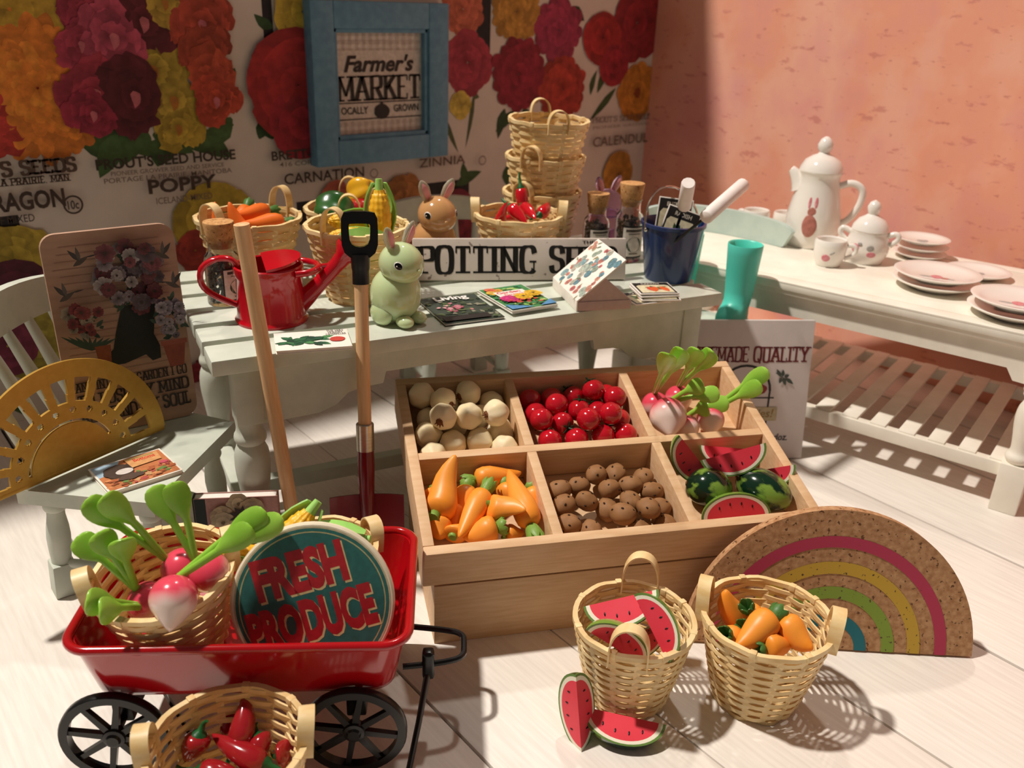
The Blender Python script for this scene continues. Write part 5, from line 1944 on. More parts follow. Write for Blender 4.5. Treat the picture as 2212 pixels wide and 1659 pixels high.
def cup(label, p, s, dec=True, rz=0):
    t = thing('tea_cup', label, 'cup', on(p, BT), toc(p) + rz, group='porcelain cups')
    part('bowl', MB().lathe([(q * s, z * s) for q, z in [(0, .006), (.048, .006), (.052, 0), (.056, .008), (.068, .045), (.072, .085), (.070, .112), (.066, .118), (.060, .112), (.058, .06), (.04, .018), (0, .014)]], 36), porc, t)
    part('handle', MB().tube(smooth_path([(.066 * s, 0, .095 * s), (.105 * s, 0, .10 * s), (.112 * s, 0, .06 * s), (.064 * s, 0, .035 * s)], 2), .010 * s, 10), porc, t)
    if dec:
        part('painted_rose', MB().ball(.018 * s, .003, .016 * s, 12, 8), pink_p, t, Matrix.Translation((-.012, -.068 * s, .045 * s)))
        part('painted_leaf', MB().ball(.012 * s, .003, .005 * s, 12, 8), grey_p, t, Matrix.Translation((.012 * s, -.069 * s, .068 * s)) @ Matrix.Rotation(R(-35), 4, 'Y'))
    return t


cup('small white porcelain cup with a painted rose beside the coffee pot', (3.595,2.09), 1.0)
cup('white cup standing behind the curved sage board on the bench', (3.822,2.664), .95, False, 150)
cup('white cup between the coffee pot and its twin on the bench', (3.934,2.563), .9, False)


def plate(label, p, z, r, dec, group, tilt=0):
    t = thing('plate', label, 'plate', (p[0], p[1], z), toc(p), group)
    part('dish', MB().lathe([(q * r, z_ * r) for q, z_ in [(0, .05), (.52, .05), (.56, 0), (.60, .02), (.80, .11), (.98, .19), (1.0, .215), (.975, .225), (.78, .165), (.58, .095), (0, .085)]], 48), porc, t, ang=50)
    for x, y, rx, ry, m in dec:
        part('painted_flower', MB().ball(rx * r, ry * r, .0012, 14, 6), m, t, Matrix.Translation((x * r, y * r, .088 * r + .0005)))
    return t


fl1 = [(.0, -.05, .14, .16, pink_p), (.2, -.12, .12, .07, brown_p), (-.25, -.12, .16, .06, grey_p), (.32, -.15, .1, .05, grey_p)]
fl2 = [(0, 0, .22, .14, grey_p), (.1, .1, .10, .06, grey_p)]
p1 = (4.098,1.921)
for i, nm in enumerate(('lowest', 'middle', 'top')):
    plate(f'{nm} saucer of the small stack against the pink wall', p1, BT + i * .034, .120, fl2 if i == 2 else [], 'porcelain plates')
p2 = (3.676,1.63)
for i, nm in enumerate(('lower', 'upper')):
    plate(f'{nm} plate of the middle pair on the bench', p2, BT + i * .034, .172, fl1 if i == 1 else [], 'porcelain plates')
plate('single flat plate behind the middle pair near the pink wall', (4.018,1.609), BT, .135, fl2, 'porcelain plates')
p3 = (3.578,1.261)
for i, nm in enumerate(('lower', 'upper')):
    plate(f'{nm} plate of the pair cut off by the picture edge', (p3[0] + .012 * i, p3[1]), BT + i * .036, .174, fl1 if i == 1 else [], 'porcelain plates')

# ---- curved sage board on edge at the far bench end
CV = thing('curved_board', 'pale sage curved board standing on edge on the white bench', 'board', (3.62, 2.70, BT), 0)
pth = smooth_path([(3.685 - 3.62, 2.365 - 2.70, 0), (3.682 - 3.62, 2.53 - 2.70, 0), (3.64 - 3.62, 2.75 - 2.70, 0), (3.55 - 3.62, 2.90 - 2.70, 0), (3.40 - 3.62, 3.0 - 2.70, 0)], 2)
hs_ = [.085, .112, .122, .126, .126, .126, .120, .105]
mbv = MB()
n_ = len(pth)
hs2 = stretch_list(hs_, n_)
mbv.ribbon([(p.x, p.y, hs2[i] / 2) for i, p in enumerate(pth)], hs2, .030, (0, 0, 1))
part('rail', mbv, mat('pale_blue_sage_paint', '#b9ccc4', '#c6d6cc', 12, rough=.55, bump=.06), CV)


# ================================================================== RED WAGON
WG0 = Matrix.Translation((.2405, 1.853, 0)) @ Matrix.Rotation(R(-35.3), 4, 'Z')
WG = thing('wagon', 'glossy red toy wagon with black spoked wheels in the foreground', 'wagon', M=WG0)
WL, WW, WZ, WB = .80, .50, .400, .226


def rrect(x0, y0, x1, y1, r, z, n=6):
    out = []
    for cx, cy, a0 in ((x1 - r, y1 - r, 0), (x0 + r, y1 - r, 90), (x0 + r, y0 + r, 180), (x1 - r, y0 + r, 270)):
        for k in range(n + 1):
            a = R(a0 + 90 * k / n)
            out.append((cx + r * math.cos(a), cy + r * math.sin(a), z))
    return out


def loft(loops, cap0=True, cap1=True):
    mb = MB()
    n = len(loops[0])
    vs = [v for l in loops for v in l]
    fs = []
    for i in range(len(loops) - 1):
        for k in range(n):
            k2 = (k + 1) % n
            fs.append([i * n + k, i * n + k2, (i + 1) * n + k2, (i + 1) * n + k])
    if cap0:
        fs.append(list(range(n))[::-1])
    if cap1:
        fs.append([(len(loops) - 1) * n + k for k in range(n)])
    return mb.add(vs, fs)


I = .040
tub = loft([rrect(I + .02, I + .02, WL - I - .02, WW - I - .02, .045, WB), rrect(I + .004, I + .004, WL - I - .004, WW - I - .004, .055, WB + .008), rrect(I, I, WL - I, WW - I, .058, WB + .022),
            rrect(.012, .012, WL - .012, WW - .012, .060, WZ - .004), rrect(.018, .018, WL - .018, WW - .018, .058, WZ - .004),
            rrect(I + .006, I + .006, WL - I - .006, WW - I - .006, .055, WB + .026), rrect(I + .02, I + .02, WL - I - .02, WW - I - .02, .045, WB + .012)])
part('tub', tub, red_t, WG, ang=50)
part('rim', MB().tube(rrect(.006, .006, WL - .006, WW - .006, .062, WZ, 8), .0115, 10, closed=True), red_t, WG, ang=80)
wr_, wt_ = .118, .024
ring = MB()
n = 48
for r0, r1, y0, y1 in ((.107, .130, -.012, .012),):
    vs, fs = [], []
    for k in range(n):
        a = 2 * math.pi * k / n
        c_, s_ = math.cos(a), math.sin(a)
        for r_, y in ((r0, y0), (r1 - .003, y0), (r1, y0 + .004), (r1, y1 - .004), (r1 - .003, y1), (r0, y1)):
            vs.append((c_ * r_, y, s_ * r_))
    for k in range(n):
        k2 = (k + 1) % n
        for j in range(6):
            j2 = (j + 1) % 6
            fs.append([k * 6 + j, k * 6 + j2, k2 * 6 + j2, k2 * 6 + j])
    ring.add(vs, fs)
tire = ring.mesh('wheel', blackp, 40)
spk = MB().prism([(-.0085, .02), (.0085, .02), (.0065, .109), (-.0065, .109)], -.007, .007).mesh('spoke', blackp)
hub_m = MB().lathe([(0, -.020), (.014, -.020), (.018, -.014), (.026, -.012), (.028, -.008), (.028, .010), (0, .012)], 20).mesh('hub', blackp)
for x in (.0885, .6585):
    for y in (.020, WW - .020):
        wh = obj('wheel', tire, WG, M=Matrix.Translation((x, y, .130)))
        obj('hub', hub_m, wh, M=Matrix.Rotation(R(-90 if y < .2 else 90), 4, 'X'))
        for k in range(8):
            obj('spoke', spk, wh, M=Matrix.Rotation(R(45 * k + 10), 4, 'Y'))
    part('axle', MB().tube([(x, .034, .130), (x, WW - .034, .130)], .010, 10), blackp, WG)
    part('axle_bracket', MB().box((.05, WW - .16, .110), (x, WW / 2, .172), .006), blackp, WG)
part('drawbar', MB().tube(smooth_path([(0.766,0.337,0.19), (0.872,0.319,0.19), (0.931,0.302,0.19), (0.932,0.251,0.19), (0.929,0.205,0.19), (0.873,0.186,0.19), (0.771,0.174,0.19)], 2), .0085, 8), blackp, WG)
bk_ = (0.837,0.185,0.19)
part('handle_joint', MB().box((.032, .034, .085), bk_, .010), blackp, WG, ang=60)
part('pull_handle', MB().tube([(bk_[0], bk_[1], bk_[2] - .02), (0.814,0.092,0.08), (0.79,-0.01,0.012)], [.009, .008, .008], 8, flat=1.3), blackp, WG)


def wpt(x, y, z):
    return WG0 @ Vector((x, y, z))


WF = WB + .0125
# ---- basket of radishes in the wagon
rbm = Matrix.Translation(wpt(.216, .212, WF + .018)) @ Matrix.Rotation(R(-35.3), 4, 'Z') @ Matrix.Rotation(R(7), 4, 'X') @ Matrix.Rotation(R(-5), 4, 'Y')
basket('basket of leafy radishes riding at the left end of the wagon', rbm, .100, .166, .235, 11, 15, 20, hh=.07)
rg = 'radishes in the wagon basket'


def rw(p, tail):
    M = Vector((0, 0, -1)).rotation_difference(Vector(tail).normalized()).to_matrix().to_4x4()
    M.translation = Vector(p)
    return M


radish(rw((0.543,1.859,0.5), (.5, -.3, -.5)), [((0.374,1.924,0.72), (0, 0, .01)), ((0.406,1.901,0.73), (.01, 0, .01))], 'radish at the back of the wagon basket, two long leaves to the left', rg, .15, 1.0)
radish(rw((0.591,1.808,0.5), (.5, -.2, -.6)), [((0.515,1.899,0.72), (0, 0, 0)), ((0.552,1.872,0.73), (.01, 0, 0))], 'radish at the right of the wagon basket, leaves rising to the book', rg, .2, 1.0)
radish(rw((0.485,1.751,0.505), (-.4, -.6, -.6)), [((0.716,1.735,0.66), (0, 0, .01)), ((0.673,1.719,0.64), (0, 0, .0)), ((0.748,1.714,0.64), (0, 0, .01))], 'bright red radish at the wagon basket front, leaves leaning right', rg, .25, 1.1)
radish(rw((0.453,1.847,0.45), (.4, -.2, -.8)), [((0.343,1.931,0.63), (0, 0, .01)), ((0.381,1.889,0.65), (0, 0, .01)), ((0.417,1.846,0.64), (0, 0, .01))], 'radish low in the wagon basket, three broad leaves to the left', rg, .3, 1.0)
radish(rw((0.461,1.835,0.42), (.4, .2, -.8)), [((0.312,1.79,0.55), (0, 0, .01)), ((0.33,1.764,0.53), (0, 0, .01))], 'radish with two pale leaves hanging over the wagon basket rim', rg, .3, .9)
# ---- basket of corn in the wagon
cbm = Matrix.Translation(wpt(.555, .328, WF + .001)) @ Matrix.Rotation(R(-35.3), 4, 'Z')
basket('basket of corn behind the round sign in the wagon', cbm, .088, .142, .215, 10, 15, 25, hh=.05)
kg = 'corn in the wagon basket'
corn(Matrix.Identity(4), (0.863,1.807,0.57), (0.748,1.81,0.46), 'corn cob in green husk leaning left in the wagon basket', kg, 160, 1.1)
corn(Matrix.Identity(4), (0.95,1.717,0.5), (0.851,1.808,0.49), 'corn cob lying behind the round sign in the wagon basket', kg, 90, 1.0)
corn(Matrix.Identity(4), (0.773,1.827,0.44), (0.708,1.859,0.47), 'corn cob tip poking between the two wagon baskets', kg, 0, .85)
# ---- round sign
dc = wpt(.560, .136, .430)
DS = thing('round_sign', 'round teal sign with red produce lettering standing in the wagon', 'sign', M=frame(tuple(dc), -35.3, 20))
part('disc', MB().lathe([(0, -.010), (.192, -.010), (.197, -.006), (.197, .006), (.192, .010), (0, .010)], 64, M=Matrix.Rotation(R(90), 4, 'X')), mat('cream_wood_edge', '#e6d9bd', '#eee2c8', 20, rough=.6), DS)
pb = PB('xz', base=.0104)
pb.ell(0, 0, .188, .188, '#c9bd98', n=64)
pb.ell(0, 0, .184, .184, '#2f6f68', n=64)
pb.ell(0, 0, .176, .176, '#b9b07e', n=64)
pb.ell(0, 0, .173, .173, '#2c6a64', n=64)
rt = R(15)
for dx, dz, col in ((.005, -.005, '#dcc68e'), (0, 0, '#b3202a')):
    pb.polys(text_polys('FRESH', -.020 + dx, .036 + dz, .092, bold=.055, rot=rt, center=True, fit=.225), col)
    pb.polys(text_polys('PRODUCE', .010 + dx, -.082 + dz, .092, bold=.055, rot=rt, center=True, fit=.310), col)
for x, z in ((.03, -.125), (.05, -.120), (.07, -.124), (.04, -.135), (.06, -.135)):
    pb.ell(x, z, .009, .012, '#1c2420', n=10)
pb.build('lettering', DS)

# ================================================================== IN FRONT OF THE TABLE
# ---- shovel leaning on the table edge
g0, g1, g2 = Vector((1.244, 2.189, 0)), Vector((1.303, 2.283, .793)), Vector((1.334, 2.331, 1.197))
dv = (g2 - g0).normalized()
SH = thing('shovel', 'shovel with black grip, wooden shaft and dark red blade leaning on the table', 'shovel', M=align(g0, g2))
LT = (g2 - g0).length
# local z runs up the shaft; turn so that the blade faces the camera
q0 = SH.matrix_world.to_3x3()
yaw = math.atan2((q0.inverted() @ Vector((-.5, -.86, 0))).y, (q0.inverted() @ Vector((-.5, -.86, 0))).x)
SH.matrix_world = SH.matrix_world @ Matrix.Rotation(yaw + math.pi / 2, 4, 'Z')
part('shaft', MB().tube([(0, 0, .50), (0, 0, LT - .19)], .0215, 16), dowel, SH)
part('ferrule', MB().lathe([(.024, .435), (.0285, .437), (.0285, .525), (.026, .528), (.022, .528)], 20), steel, SH)
part('socket', MB().tube([(0, 0, .10), (0, -.004, .20), (0, -.002, .30), (0, 0, .38), (0, 0, .44)], [.010, .020, .026, .029, .027], 16), dkred, SH)
bl = []
for x, z in ((-.115, .285), (.115, .285), (.122, .278), (.122, .06), (.10, .012), (.0, 0), (-.10, .012), (-.122, .06), (-.122, .278)):
    bl.append((x, z))
mbb = MB()
nz_, nx_ = 10, 12
vs, fs = [], []
for j in range(nz_ + 1):
    z = .004 + .278 * j / nz_
    half = .120 if z > .05 else .095 + .025 * z / .05
    for i in range(nx_ + 1):
        u = -1 + 2 * i / nx_
        vs.append((u * half, -.006 - .022 * (u * u) + .006, z))
m_ = len(vs)
vs += [(x, y + .006, z) for x, y, z in vs]
for j in range(nz_):
    for i in range(nx_):
        a = j * (nx_ + 1) + i
        fs.append([a, a + 1, a + nx_ + 2, a + nx_ + 1])
        fs.append([m_ + a, m_ + a + nx_ + 1, m_ + a + nx_ + 2, m_ + a + 1])
for i in range(nx_):
    for a in (i, nz_ * (nx_ + 1) + i):
        fs.append([a, a + 1, m_ + a + 1, m_ + a])
for j in range(nz_):
    for a in (j * (nx_ + 1), j * (nx_ + 1) + nx_):
        fs.append([a, a + nx_ + 1, m_ + a + nx_ + 1, m_ + a])
part('blade', mbb.add(vs, fs), dkred, SH)
zg = LT - .20
outer = [(-.022, 0), (.022, 0), (.024, .045), (.046, .066), (.054, .085), (.054, .165), (.046, .186), (-.046, .186), (-.054, .165), (-.054, .085), (-.046, .066), (-.024, .045)]
inner = [(-.026, .092), (-.031, .11), (-.031, .145), (-.029, .152), (.029, .152), (.031, .145), (.031, .11), (.026, .092), (0, .082)]
# grip ring: loft between outline and hole
og = smooth_path([(x, 0, z) for x, z in outer[3:11]], 0)
ogp = [(0.0, .050), (.030, .052), (.046, .066), (.054, .090), (.055, .13), (.054, .168), (.046, .186), (.02, .190), (-.02, .190), (-.046, .186), (-.054, .168), (-.055, .13), (-.054, .090), (-.046, .066), (-.030, .052)]
igp = [(0.0, .083), (.012, .085), (.024, .092), (.030, .106), (.032, .13), (.032, .148), (.029, .153), (.012, .154), (-.012, .154), (-.029, .153), (-.032, .148), (-.032, .13), (-.030, .106), (-.024, .092), (-.012, .085)]
vs, fs = [], []
n = len(ogp)
for k in range(n):
    (ox, oz), (ix, iz) = ogp[k], igp[k]
    for (x, z), y in (((ox, oz), -.014), ((ox, oz), .014), ((ix, iz), .014), ((ix, iz), -.014)):
        vs.append((x, y, z + zg))
for k in range(n):
    k2 = (k + 1) % n
    for j in range(4):
        j2 = (j + 1) % 4
        fs.append([k * 4 + j, k * 4 + j2, k2 * 4 + j2, k2 * 4 + j])
gr = MB().add(vs, fs)
gr.tube([(0, 0, zg - .03), (0, 0, zg + .01), (0, 0, zg + .02), (0, 0, zg + .06)], [.026, .026, .028, .030], 16)
part('grip', gr, blackp, SH, ang=50)
# ---- second pole
s0, s1 = Vector((1.070, 2.330, 0)), Vector((.975, 2.357, 1.186))
PL = thing('wooden_pole', 'bare wooden tool pole leaning on the table left of the shovel', 'pole', M=align(s0, s1))
part('shaft', MB().tube([(0, 0, .03), (0, 0, (s1 - s0).length)], .0225, 18), dowel, PL)
part('tool_head', MB().box((.20, .020, .035), (0, 0, .018), .004), dkred, PL)

# ---- standing floral book behind the wagon
BKM = frame((0.778,2.452,0), -31.5, 0)
BO = thing('floral_book', 'hardback with dark spine and floral cover standing behind the wagon', 'book', M=BKM)
part('pages', MB().box((.250, .030, .314), (.127, .019, .160), .001), paper, BO)
part('cover', MB().box((.258, .004, .320), (.129, .002, .160), .001), mat('rose_cover', '#b58a80', rough=.5), BO)
part('cover', MB().box((.258, .004, .320), (.129, .036, .160), .001), mat('rose_cover', '#b58a80', rough=.5), BO)
part('spine', MB().box((.006, .038, .320), (-.001, .019, .160), .001), mat('spine_black', '#15201c', rough=.5), BO)
pb = PB('xz', base=.0005, eps=.00005)
pb.rect(.002, .002, .036, .318, '#132420')
pb.rect(.036, .002, .257, .318, '#bf9087')
rnd = random.Random(21)
for k in range(16):
    x, z = .055 + .19 * rnd.random(), .06 + .24 * rnd.random()
    if k % 3 == 0:
        for j in range(9):
            a = 2 * math.pi * j / 9
            pb.leaf(x, z, x + .04 * math.cos(a), z + .04 * math.sin(a), .014, '#2a1d1a')
    else:
        pb.bloom(x, z, .038, rnd.choice(['#b9a583', '#cdbb98', '#a08c6a']), 9, 2, seed=k, core='#6d5a3a')
pb.build('cover_print', BO)

# ================================================================== ON THE LEFT CHAIR
# ---- gold fan
FM = frame((0.207,2.567,0.42), 19, 2)
FN = thing('gold_fan', 'gold card sunburst fan standing on the left chair', 'fan ornament', M=FM)
Rf, na, nr = .330, 300, 66
cxf = .32
filled = {}
for i in range(na):
    th = math.pi * (i + .5) / na
    for j in range(nr):
        r_ = Rf * (j + .5) / nr
        ok = True
        if .200 < r_ < .276:
            for k in range(11):
                c_ = math.pi * (k + .5) / 11
                hw = math.pi / 22 - .012 / r_
                if abs(th - c_) < hw:
                    ok = False
        if .137 < r_ < .146 and .38 < th < math.pi - .12:
            ok = False
        x, z = r_ * math.cos(th), r_ * math.sin(th)
        for k in range(10):
            c_ = math.pi * (k + .5) / 10
            if math.hypot(x - .176 * math.cos(c_), z - .176 * math.sin(c_)) < .0105:
                ok = False
        filled[(i, j)] = ok
mb = MB()
vid = {}


def fv(i, j, s):
    k = (i, j, s)
    if k not in vid:
        th = math.pi * i / na
        r_ = Rf * j / nr
        vid[k] = len(mb.v)
        mb.v.append(Vector((cxf + r_ * math.cos(th), s * .010, r_ * math.sin(th) + .012)))
    return vid[k]


for (i, j), ok in filled.items():
    if not ok:
        continue
    if j == 0:
        fa = [fv(0, 0, 0), fv(i, 1, 0), fv(i + 1, 1, 0)]
        fb = [fv(0, 0, 1), fv(i + 1, 1, 1), fv(i, 1, 1)]
    else:
        fa = [fv(i, j, 0), fv(i, j + 1, 0), fv(i + 1, j + 1, 0), fv(i + 1, j, 0)]
        fb = [fv(i, j, 1), fv(i + 1, j, 1), fv(i + 1, j + 1, 1), fv(i, j + 1, 1)]
    mb.f += [fa, fb]
    mb.mi += [0, 0]
    for (di, dj, p, q) in ((-1, 0, (i, j), (i, j + 1)), (1, 0, (i + 1, j + 1), (i + 1, j)), (0, 1, (i, j + 1), (i + 1, j + 1)), (0, -1, (i + 1, j), (i, j))):
        if not filled.get((i + di, j + dj), False) and not (j == 0 and dj == -1):
            if j == 0:
                p = (0, 0) if p[1] == 0 else p
                q = (0, 0) if q[1] == 0 else q
            mb.f.append([fv(*p, 0), fv(*q, 0), fv(*q, 1), fv(*p, 1)])
            mb.mi.append(0)
part('fan_blade', mb, gold_m, FN, ang=30)
part('foot_strip', MB().box((.655, .010, .014), (cxf, .005, .006), .002), gold_m, FN)

# ---- garden sign
GD = thing('garden_sign', 'rounded garden plaque with boot and flower print standing on the left chair', 'sign', M=frame((0.565,2.876,0.413), -4.5, 4.2))
gw, gh = .396, .670
part('board', MB().prism([(p[0], p[1]) for p in rrect(0, 0, gw, gh, .045, 0)], 0, .022), mat('aged_paper_board', '#a88670', '#b8957e', 6, (1, 1, 5), .65), GD, ang=30)
pb = PB('xz', eps=.00005)
rnd = random.Random(31)
for k in range(26):
    z = .05 + .60 * k / 26
    pb.rect(.02 + rnd.uniform(0, .03), z, gw - .02 - rnd.uniform(0, .03), z + .0025, '#a5806b')
DKB = '#1d1a18'
boot = [(0.203,0.422), (0.307,0.413), (0.288,0.312), (0.302,0.27), (0.3,0.226), (0.272,0.221), (0.254,0.246), (0.185,0.227), (0.117,0.23), (0.102,0.247), (0.157,0.281), (0.172,0.333)]
pb.poly(boot, '#16201e')


def posy(cx, cz, rx, rz_, n, cols, sz, leaf='#39503f', seed=1):
    rr = random.Random(seed)
    for k in range(n):
        a, q = rr.uniform(0, 6.28), rr.random() ** .5
        x, z = cx + rx * q * math.cos(a), cz + rz_ * q * math.sin(a)
        pb.leaf(x, z, x + rr.uniform(-.03, .03), z + rr.uniform(-.03, .03), .014, leaf)
    for k in range(n):
        a, q = rr.uniform(0, 6.28), rr.random() ** .5
        pb.bloom(cx + rx * q * math.cos(a), cz + rz_ * q * math.sin(a), sz * rr.uniform(.45, .8), rr.choice(cols), 13, 1 if k % 3 else 3, seed=seed * 50 + k, core='#3a2e28', wd=.75, dark=.35)


c1 = (0.236,0.524)
posy(c1[0], c1[1], .095, .115, 40, ['#6d3038', '#8a7d84', '#7c4048', '#a39a98', '#5a4a52'], .042, seed=3)
c2 = (0.074,0.397)
posy(c2[0], c2[1], .060, .05, 18, ['#7d2c30', '#8c3a3a', '#a59a84'], .030, seed=4)
c3 = (0.353,0.373)
posy(c3[0] - .022, c3[1], .045, .065, 20, ['#8a7f8a', '#77606c', '#9a9096'], .028, seed=5)
a_, b2 = (0.09,0.325), (0.137,0.232)
for k in range(9):
    pb.leaf(a_[0] - .01, a_[1] - .01, a_[0] - .09 + .02 * k, a_[1] + .05 - .004 * k, .012, '#2f4a3c')
pb.poly([(a_[0], a_[1]), (b2[0], a_[1]), (b2[0] - .008, b2[1]), (a_[0] + .008, b2[1])], '#8a4a2e')
a_, b2 = (0.307,0.306), (0.382,0.216)
a_, b2 = (a_[0] - .016, a_[1]), (b2[0] - .016, b2[1])
pb.poly([(a_[0], a_[1]), (b2[0], a_[1]), (b2[0] - .015, b2[1]), (a_[0] + .015, b2[1])], '#8f4634')
pb.rect(a_[0] - .004, a_[1] - .016, b2[0] + .004, a_[1], '#9a5040')
for bx, fl in (((0.091,0.598), 1), ((0.037,0.496), 1), ((0.331,0.587), -1), ((0.377,0.489), -1)):
    x, z = bx
    x = min(x, gw - .045)
    pb.leaf(x - .020 * fl, z - .014, x + .026 * fl, z + .012, .016, '#4a4038')
    pb.leaf(x, z, x - .030 * fl, z + .036, .014, '#3a3532')
    pb.leaf(x, z, x - .006 * fl, z + .044, .012, '#57504a')
    pb.leaf(x + .02 * fl, z + .009, x + .052 * fl, z + .014, .005, '#2c2826')
pb.build('plaque_print', GD)
pb = PB('xz', base=.0052)
for tx, p0, p1, h in (('AND INTO THE GARDEN I GO', (-0.006,0.176), (0.421,0.159), .030), ('TO LOSE MY MIND', (0.031,0.107), (0.411,0.105), .040), ('AND FIND MY SOUL', (0.01,0.063), (0.415,0.049), .042)):
    z = p1[1]
    pb.polys(slab(tx, .025, z, h, .22, .10, True, fit=gw - .045), '#2a201b')
pb.build('lettering', GD)

# ---- picture book on the chair
zs_ = .4105
t, w_, h_, pb = flat_book('picture_book', 'orange and brown picture book lying on the left chair seat', 'book', (0.542,2.452,0.42), vec((0.542,2.452,0.42), (0.764,2.464,0.42)), vec((0.542,2.452,0.42), (0.514,2.629,0.42)), .014, z=zs_, cover='#efe6d8')
pb.rect(.006, .006, w_ - .006, h_ - .006, '#c77a4a')
pb.poly([(.006, h_ * .55), (.006, h_ - .006), (w_ * .42, h_ - .006), (w_ * .25, h_ * .6)], '#a9c4d6')
rnd = random.Random(41)
for k in range(46):
    pb.ell(w_ * (.1 + .85 * rnd.random()), h_ * (.06 + .38 * rnd.random()), rnd.uniform(.006, .018), rnd.uniform(.004, .011), rnd.choice(['#b0603a', '#d8915a', '#8a4a2e', '#6f8a4a', '#d0a070', '#b5524a']), jag=.4, seed=k, n=9)
pb.ell(w_ * .30, h_ * .58, w_ * .20, h_ * .24, '#4a382e', jag=.08, n=26)
pb.ell(w_ * .50, h_ * .66, w_ * .11, h_ * .10, '#3c2d26', jag=.12, n=18)
pb.ell(w_ * .38, h_ * .30, w_ * .16, h_ * .10, '#5a463a', jag=.2, n=18)
pb.poly([(w_ * .48, h_ * .56), (w_ * .90, h_ * .60), (w_ * .92, h_ * .90), (w_ * .46, h_ * .92)], '#dba066')
pb.polys(text_polys('Bottoms', w_ * .56, h_ * .74, .020, bold=.03, fit=w_ * .30), '#d2402c')
pb.rect(w_ * .50, h_ * .85, w_ * .86, h_ * .875, '#8a8a4a')
pb.ell(w_ * .88, h_ * .46, .014, .010, '#cf5a6a', n=12)
pb.ell(w_ * .36, h_ * .52, .026, .018, '#ded4cc', n=20)
pb.build('cover_print', t)

# ================================================================== HOMEMADE SIGN AND BOOTS
HM = thing('homemade_sign', 'white standing sign with dark red homemade quality lettering beside the bench', 'sign', M=frame((2.641,2.146,0.004), -34, 9.3))
part('board', MB().box((.570, .022, .606), (.345, .011, .303), .004), mat('white_sign_board', '#d9cfcb', '#e2d8d4', 7, rough=.6), HM)
pb = PB('xz')
p0, p1 = (0.098,0.427), (0.613,0.43)
pb.polys(slab('HOMEMADE', .080, p1[1], .062, .20, .10, True, fit=.275, gap=.08), '#7c2a2e')
pb.polys(slab('QUALITY', .375, p1[1], .062, .20, .10, True, fit=p1[0] - .375, gap=.08), '#7c2a2e')
J = '#2c2a2a'
c = (0.35,0.333)
for k in range(14):
    a0, a1 = math.pi * k / 14, math.pi * (k + 1) / 14
    pb.poly([(c[0] + math.cos(a) * q, c[1] - .03 + math.sin(a) * q) for a, q in ((a0, .115), (a1, .115), (a1, .105), (a0, .105))], J, step=False)
pb.z += .0001
pb.line([(c[0] - .11, c[1] - .03), (c[0] - .10, c[1] - .28), (c[0] + .10, c[1] - .28), (c[0] + .11, c[1] - .03)], .008, J)
pb.line([(c[0] - .13, c[1] - .06), (c[0] + .13, c[1] - .06)], .006, J)
for k in range(12):
    rr = random.Random(k)
    pb.ell(c[0] + rr.uniform(-.08, .08), c[1] - .05 + rr.uniform(-.015, .03), .022, .022, '#9c2c34', n=14, jag=.1, seed=k)
q = (0.454,0.2)
pb.rect(q[0] - .15, q[1] - .028, q[0] + .045, q[1] + .032, '#cbbd98')
pb.polys(text_polys('berries!', q[0] - .135, q[1] - .012, .036, shear=.2, bold=.02, fit=.165), '#a58a4e')
q = (0.515,0.096)
pb.polys(text_polys('1 doz.', q[0] - .045, q[1] - .012, .030, shear=.25, bold=.01, fit=.085), '#33384a')
q = (0.509,0.362)
pb.line([(q[0] - .03, q[1] + .02), (q[0] + .03, q[1] - .02)], .004, '#4a5248')
for k, (dx, dz) in enumerate(((-.028, .036), (.0, .034), (.028, .012), (-.012, -.026), (.016, -.036), (.05, -.03))):
    pb.leaf(q[0] + dx * .3, q[1] + dz * .1, q[0] + dx, q[1] + dz, .016, '#4a5248')
pb.build('lettering', HM)


def boot_at(label, p, rz, z, s=1.0):
    t = thing('rubber_boot', label, 'boot', (p[0], p[1], z), rz, group='teal rubber boots')
    loops = []
    # front looks along -y
    for zz, y0, y1, hw in ((0, -.150, .062, .052), (.012, -.158, .066, .058), (.04, -.158, .064, .058), (.062, -.140, .060, .056), (.078, -.100, .058, .055), (.10, -.072, .058, .056), (.14, -.064, .060, .060),
                           (.22, -.068, .064, .066), (.30, -.072, .068, .072), (.335, -.074, .070, .074), (.340, -.072, .068, .072), (.336, -.066, .062, .066), (.28, -.062, .058, .062), (.16, -.052, .048, .050), (.10, -.05, .045, .044)):
        cy, hy = (y0 + y1) / 2, (y1 - y0) / 2
        loops.append([(math.cos(2 * math.pi * k / 28) * hw * s, (cy + math.sin(2 * math.pi * k / 28) * hy) * s, zz * s) for k in range(28)])
    part('shaft', loft(loops), teal_m, t, ang=60)
    sole = [[(math.cos(2 * math.pi * k / 28) * .061 * s, (-.046 + math.sin(2 * math.pi * k / 28) * .114) * s, zz) for k in range(28)] for zz in (-.006, .010)]
    part('sole', loft(sole), teal_m, t)
    return t


boot_at('near teal rubber boot standing beside the white bench', (3.065,2.165,0.55), -75, .545, 1.0)
boot_at('far teal rubber boot half hidden behind the navy bucket', (3.020, 2.440), -70, .545, .98)

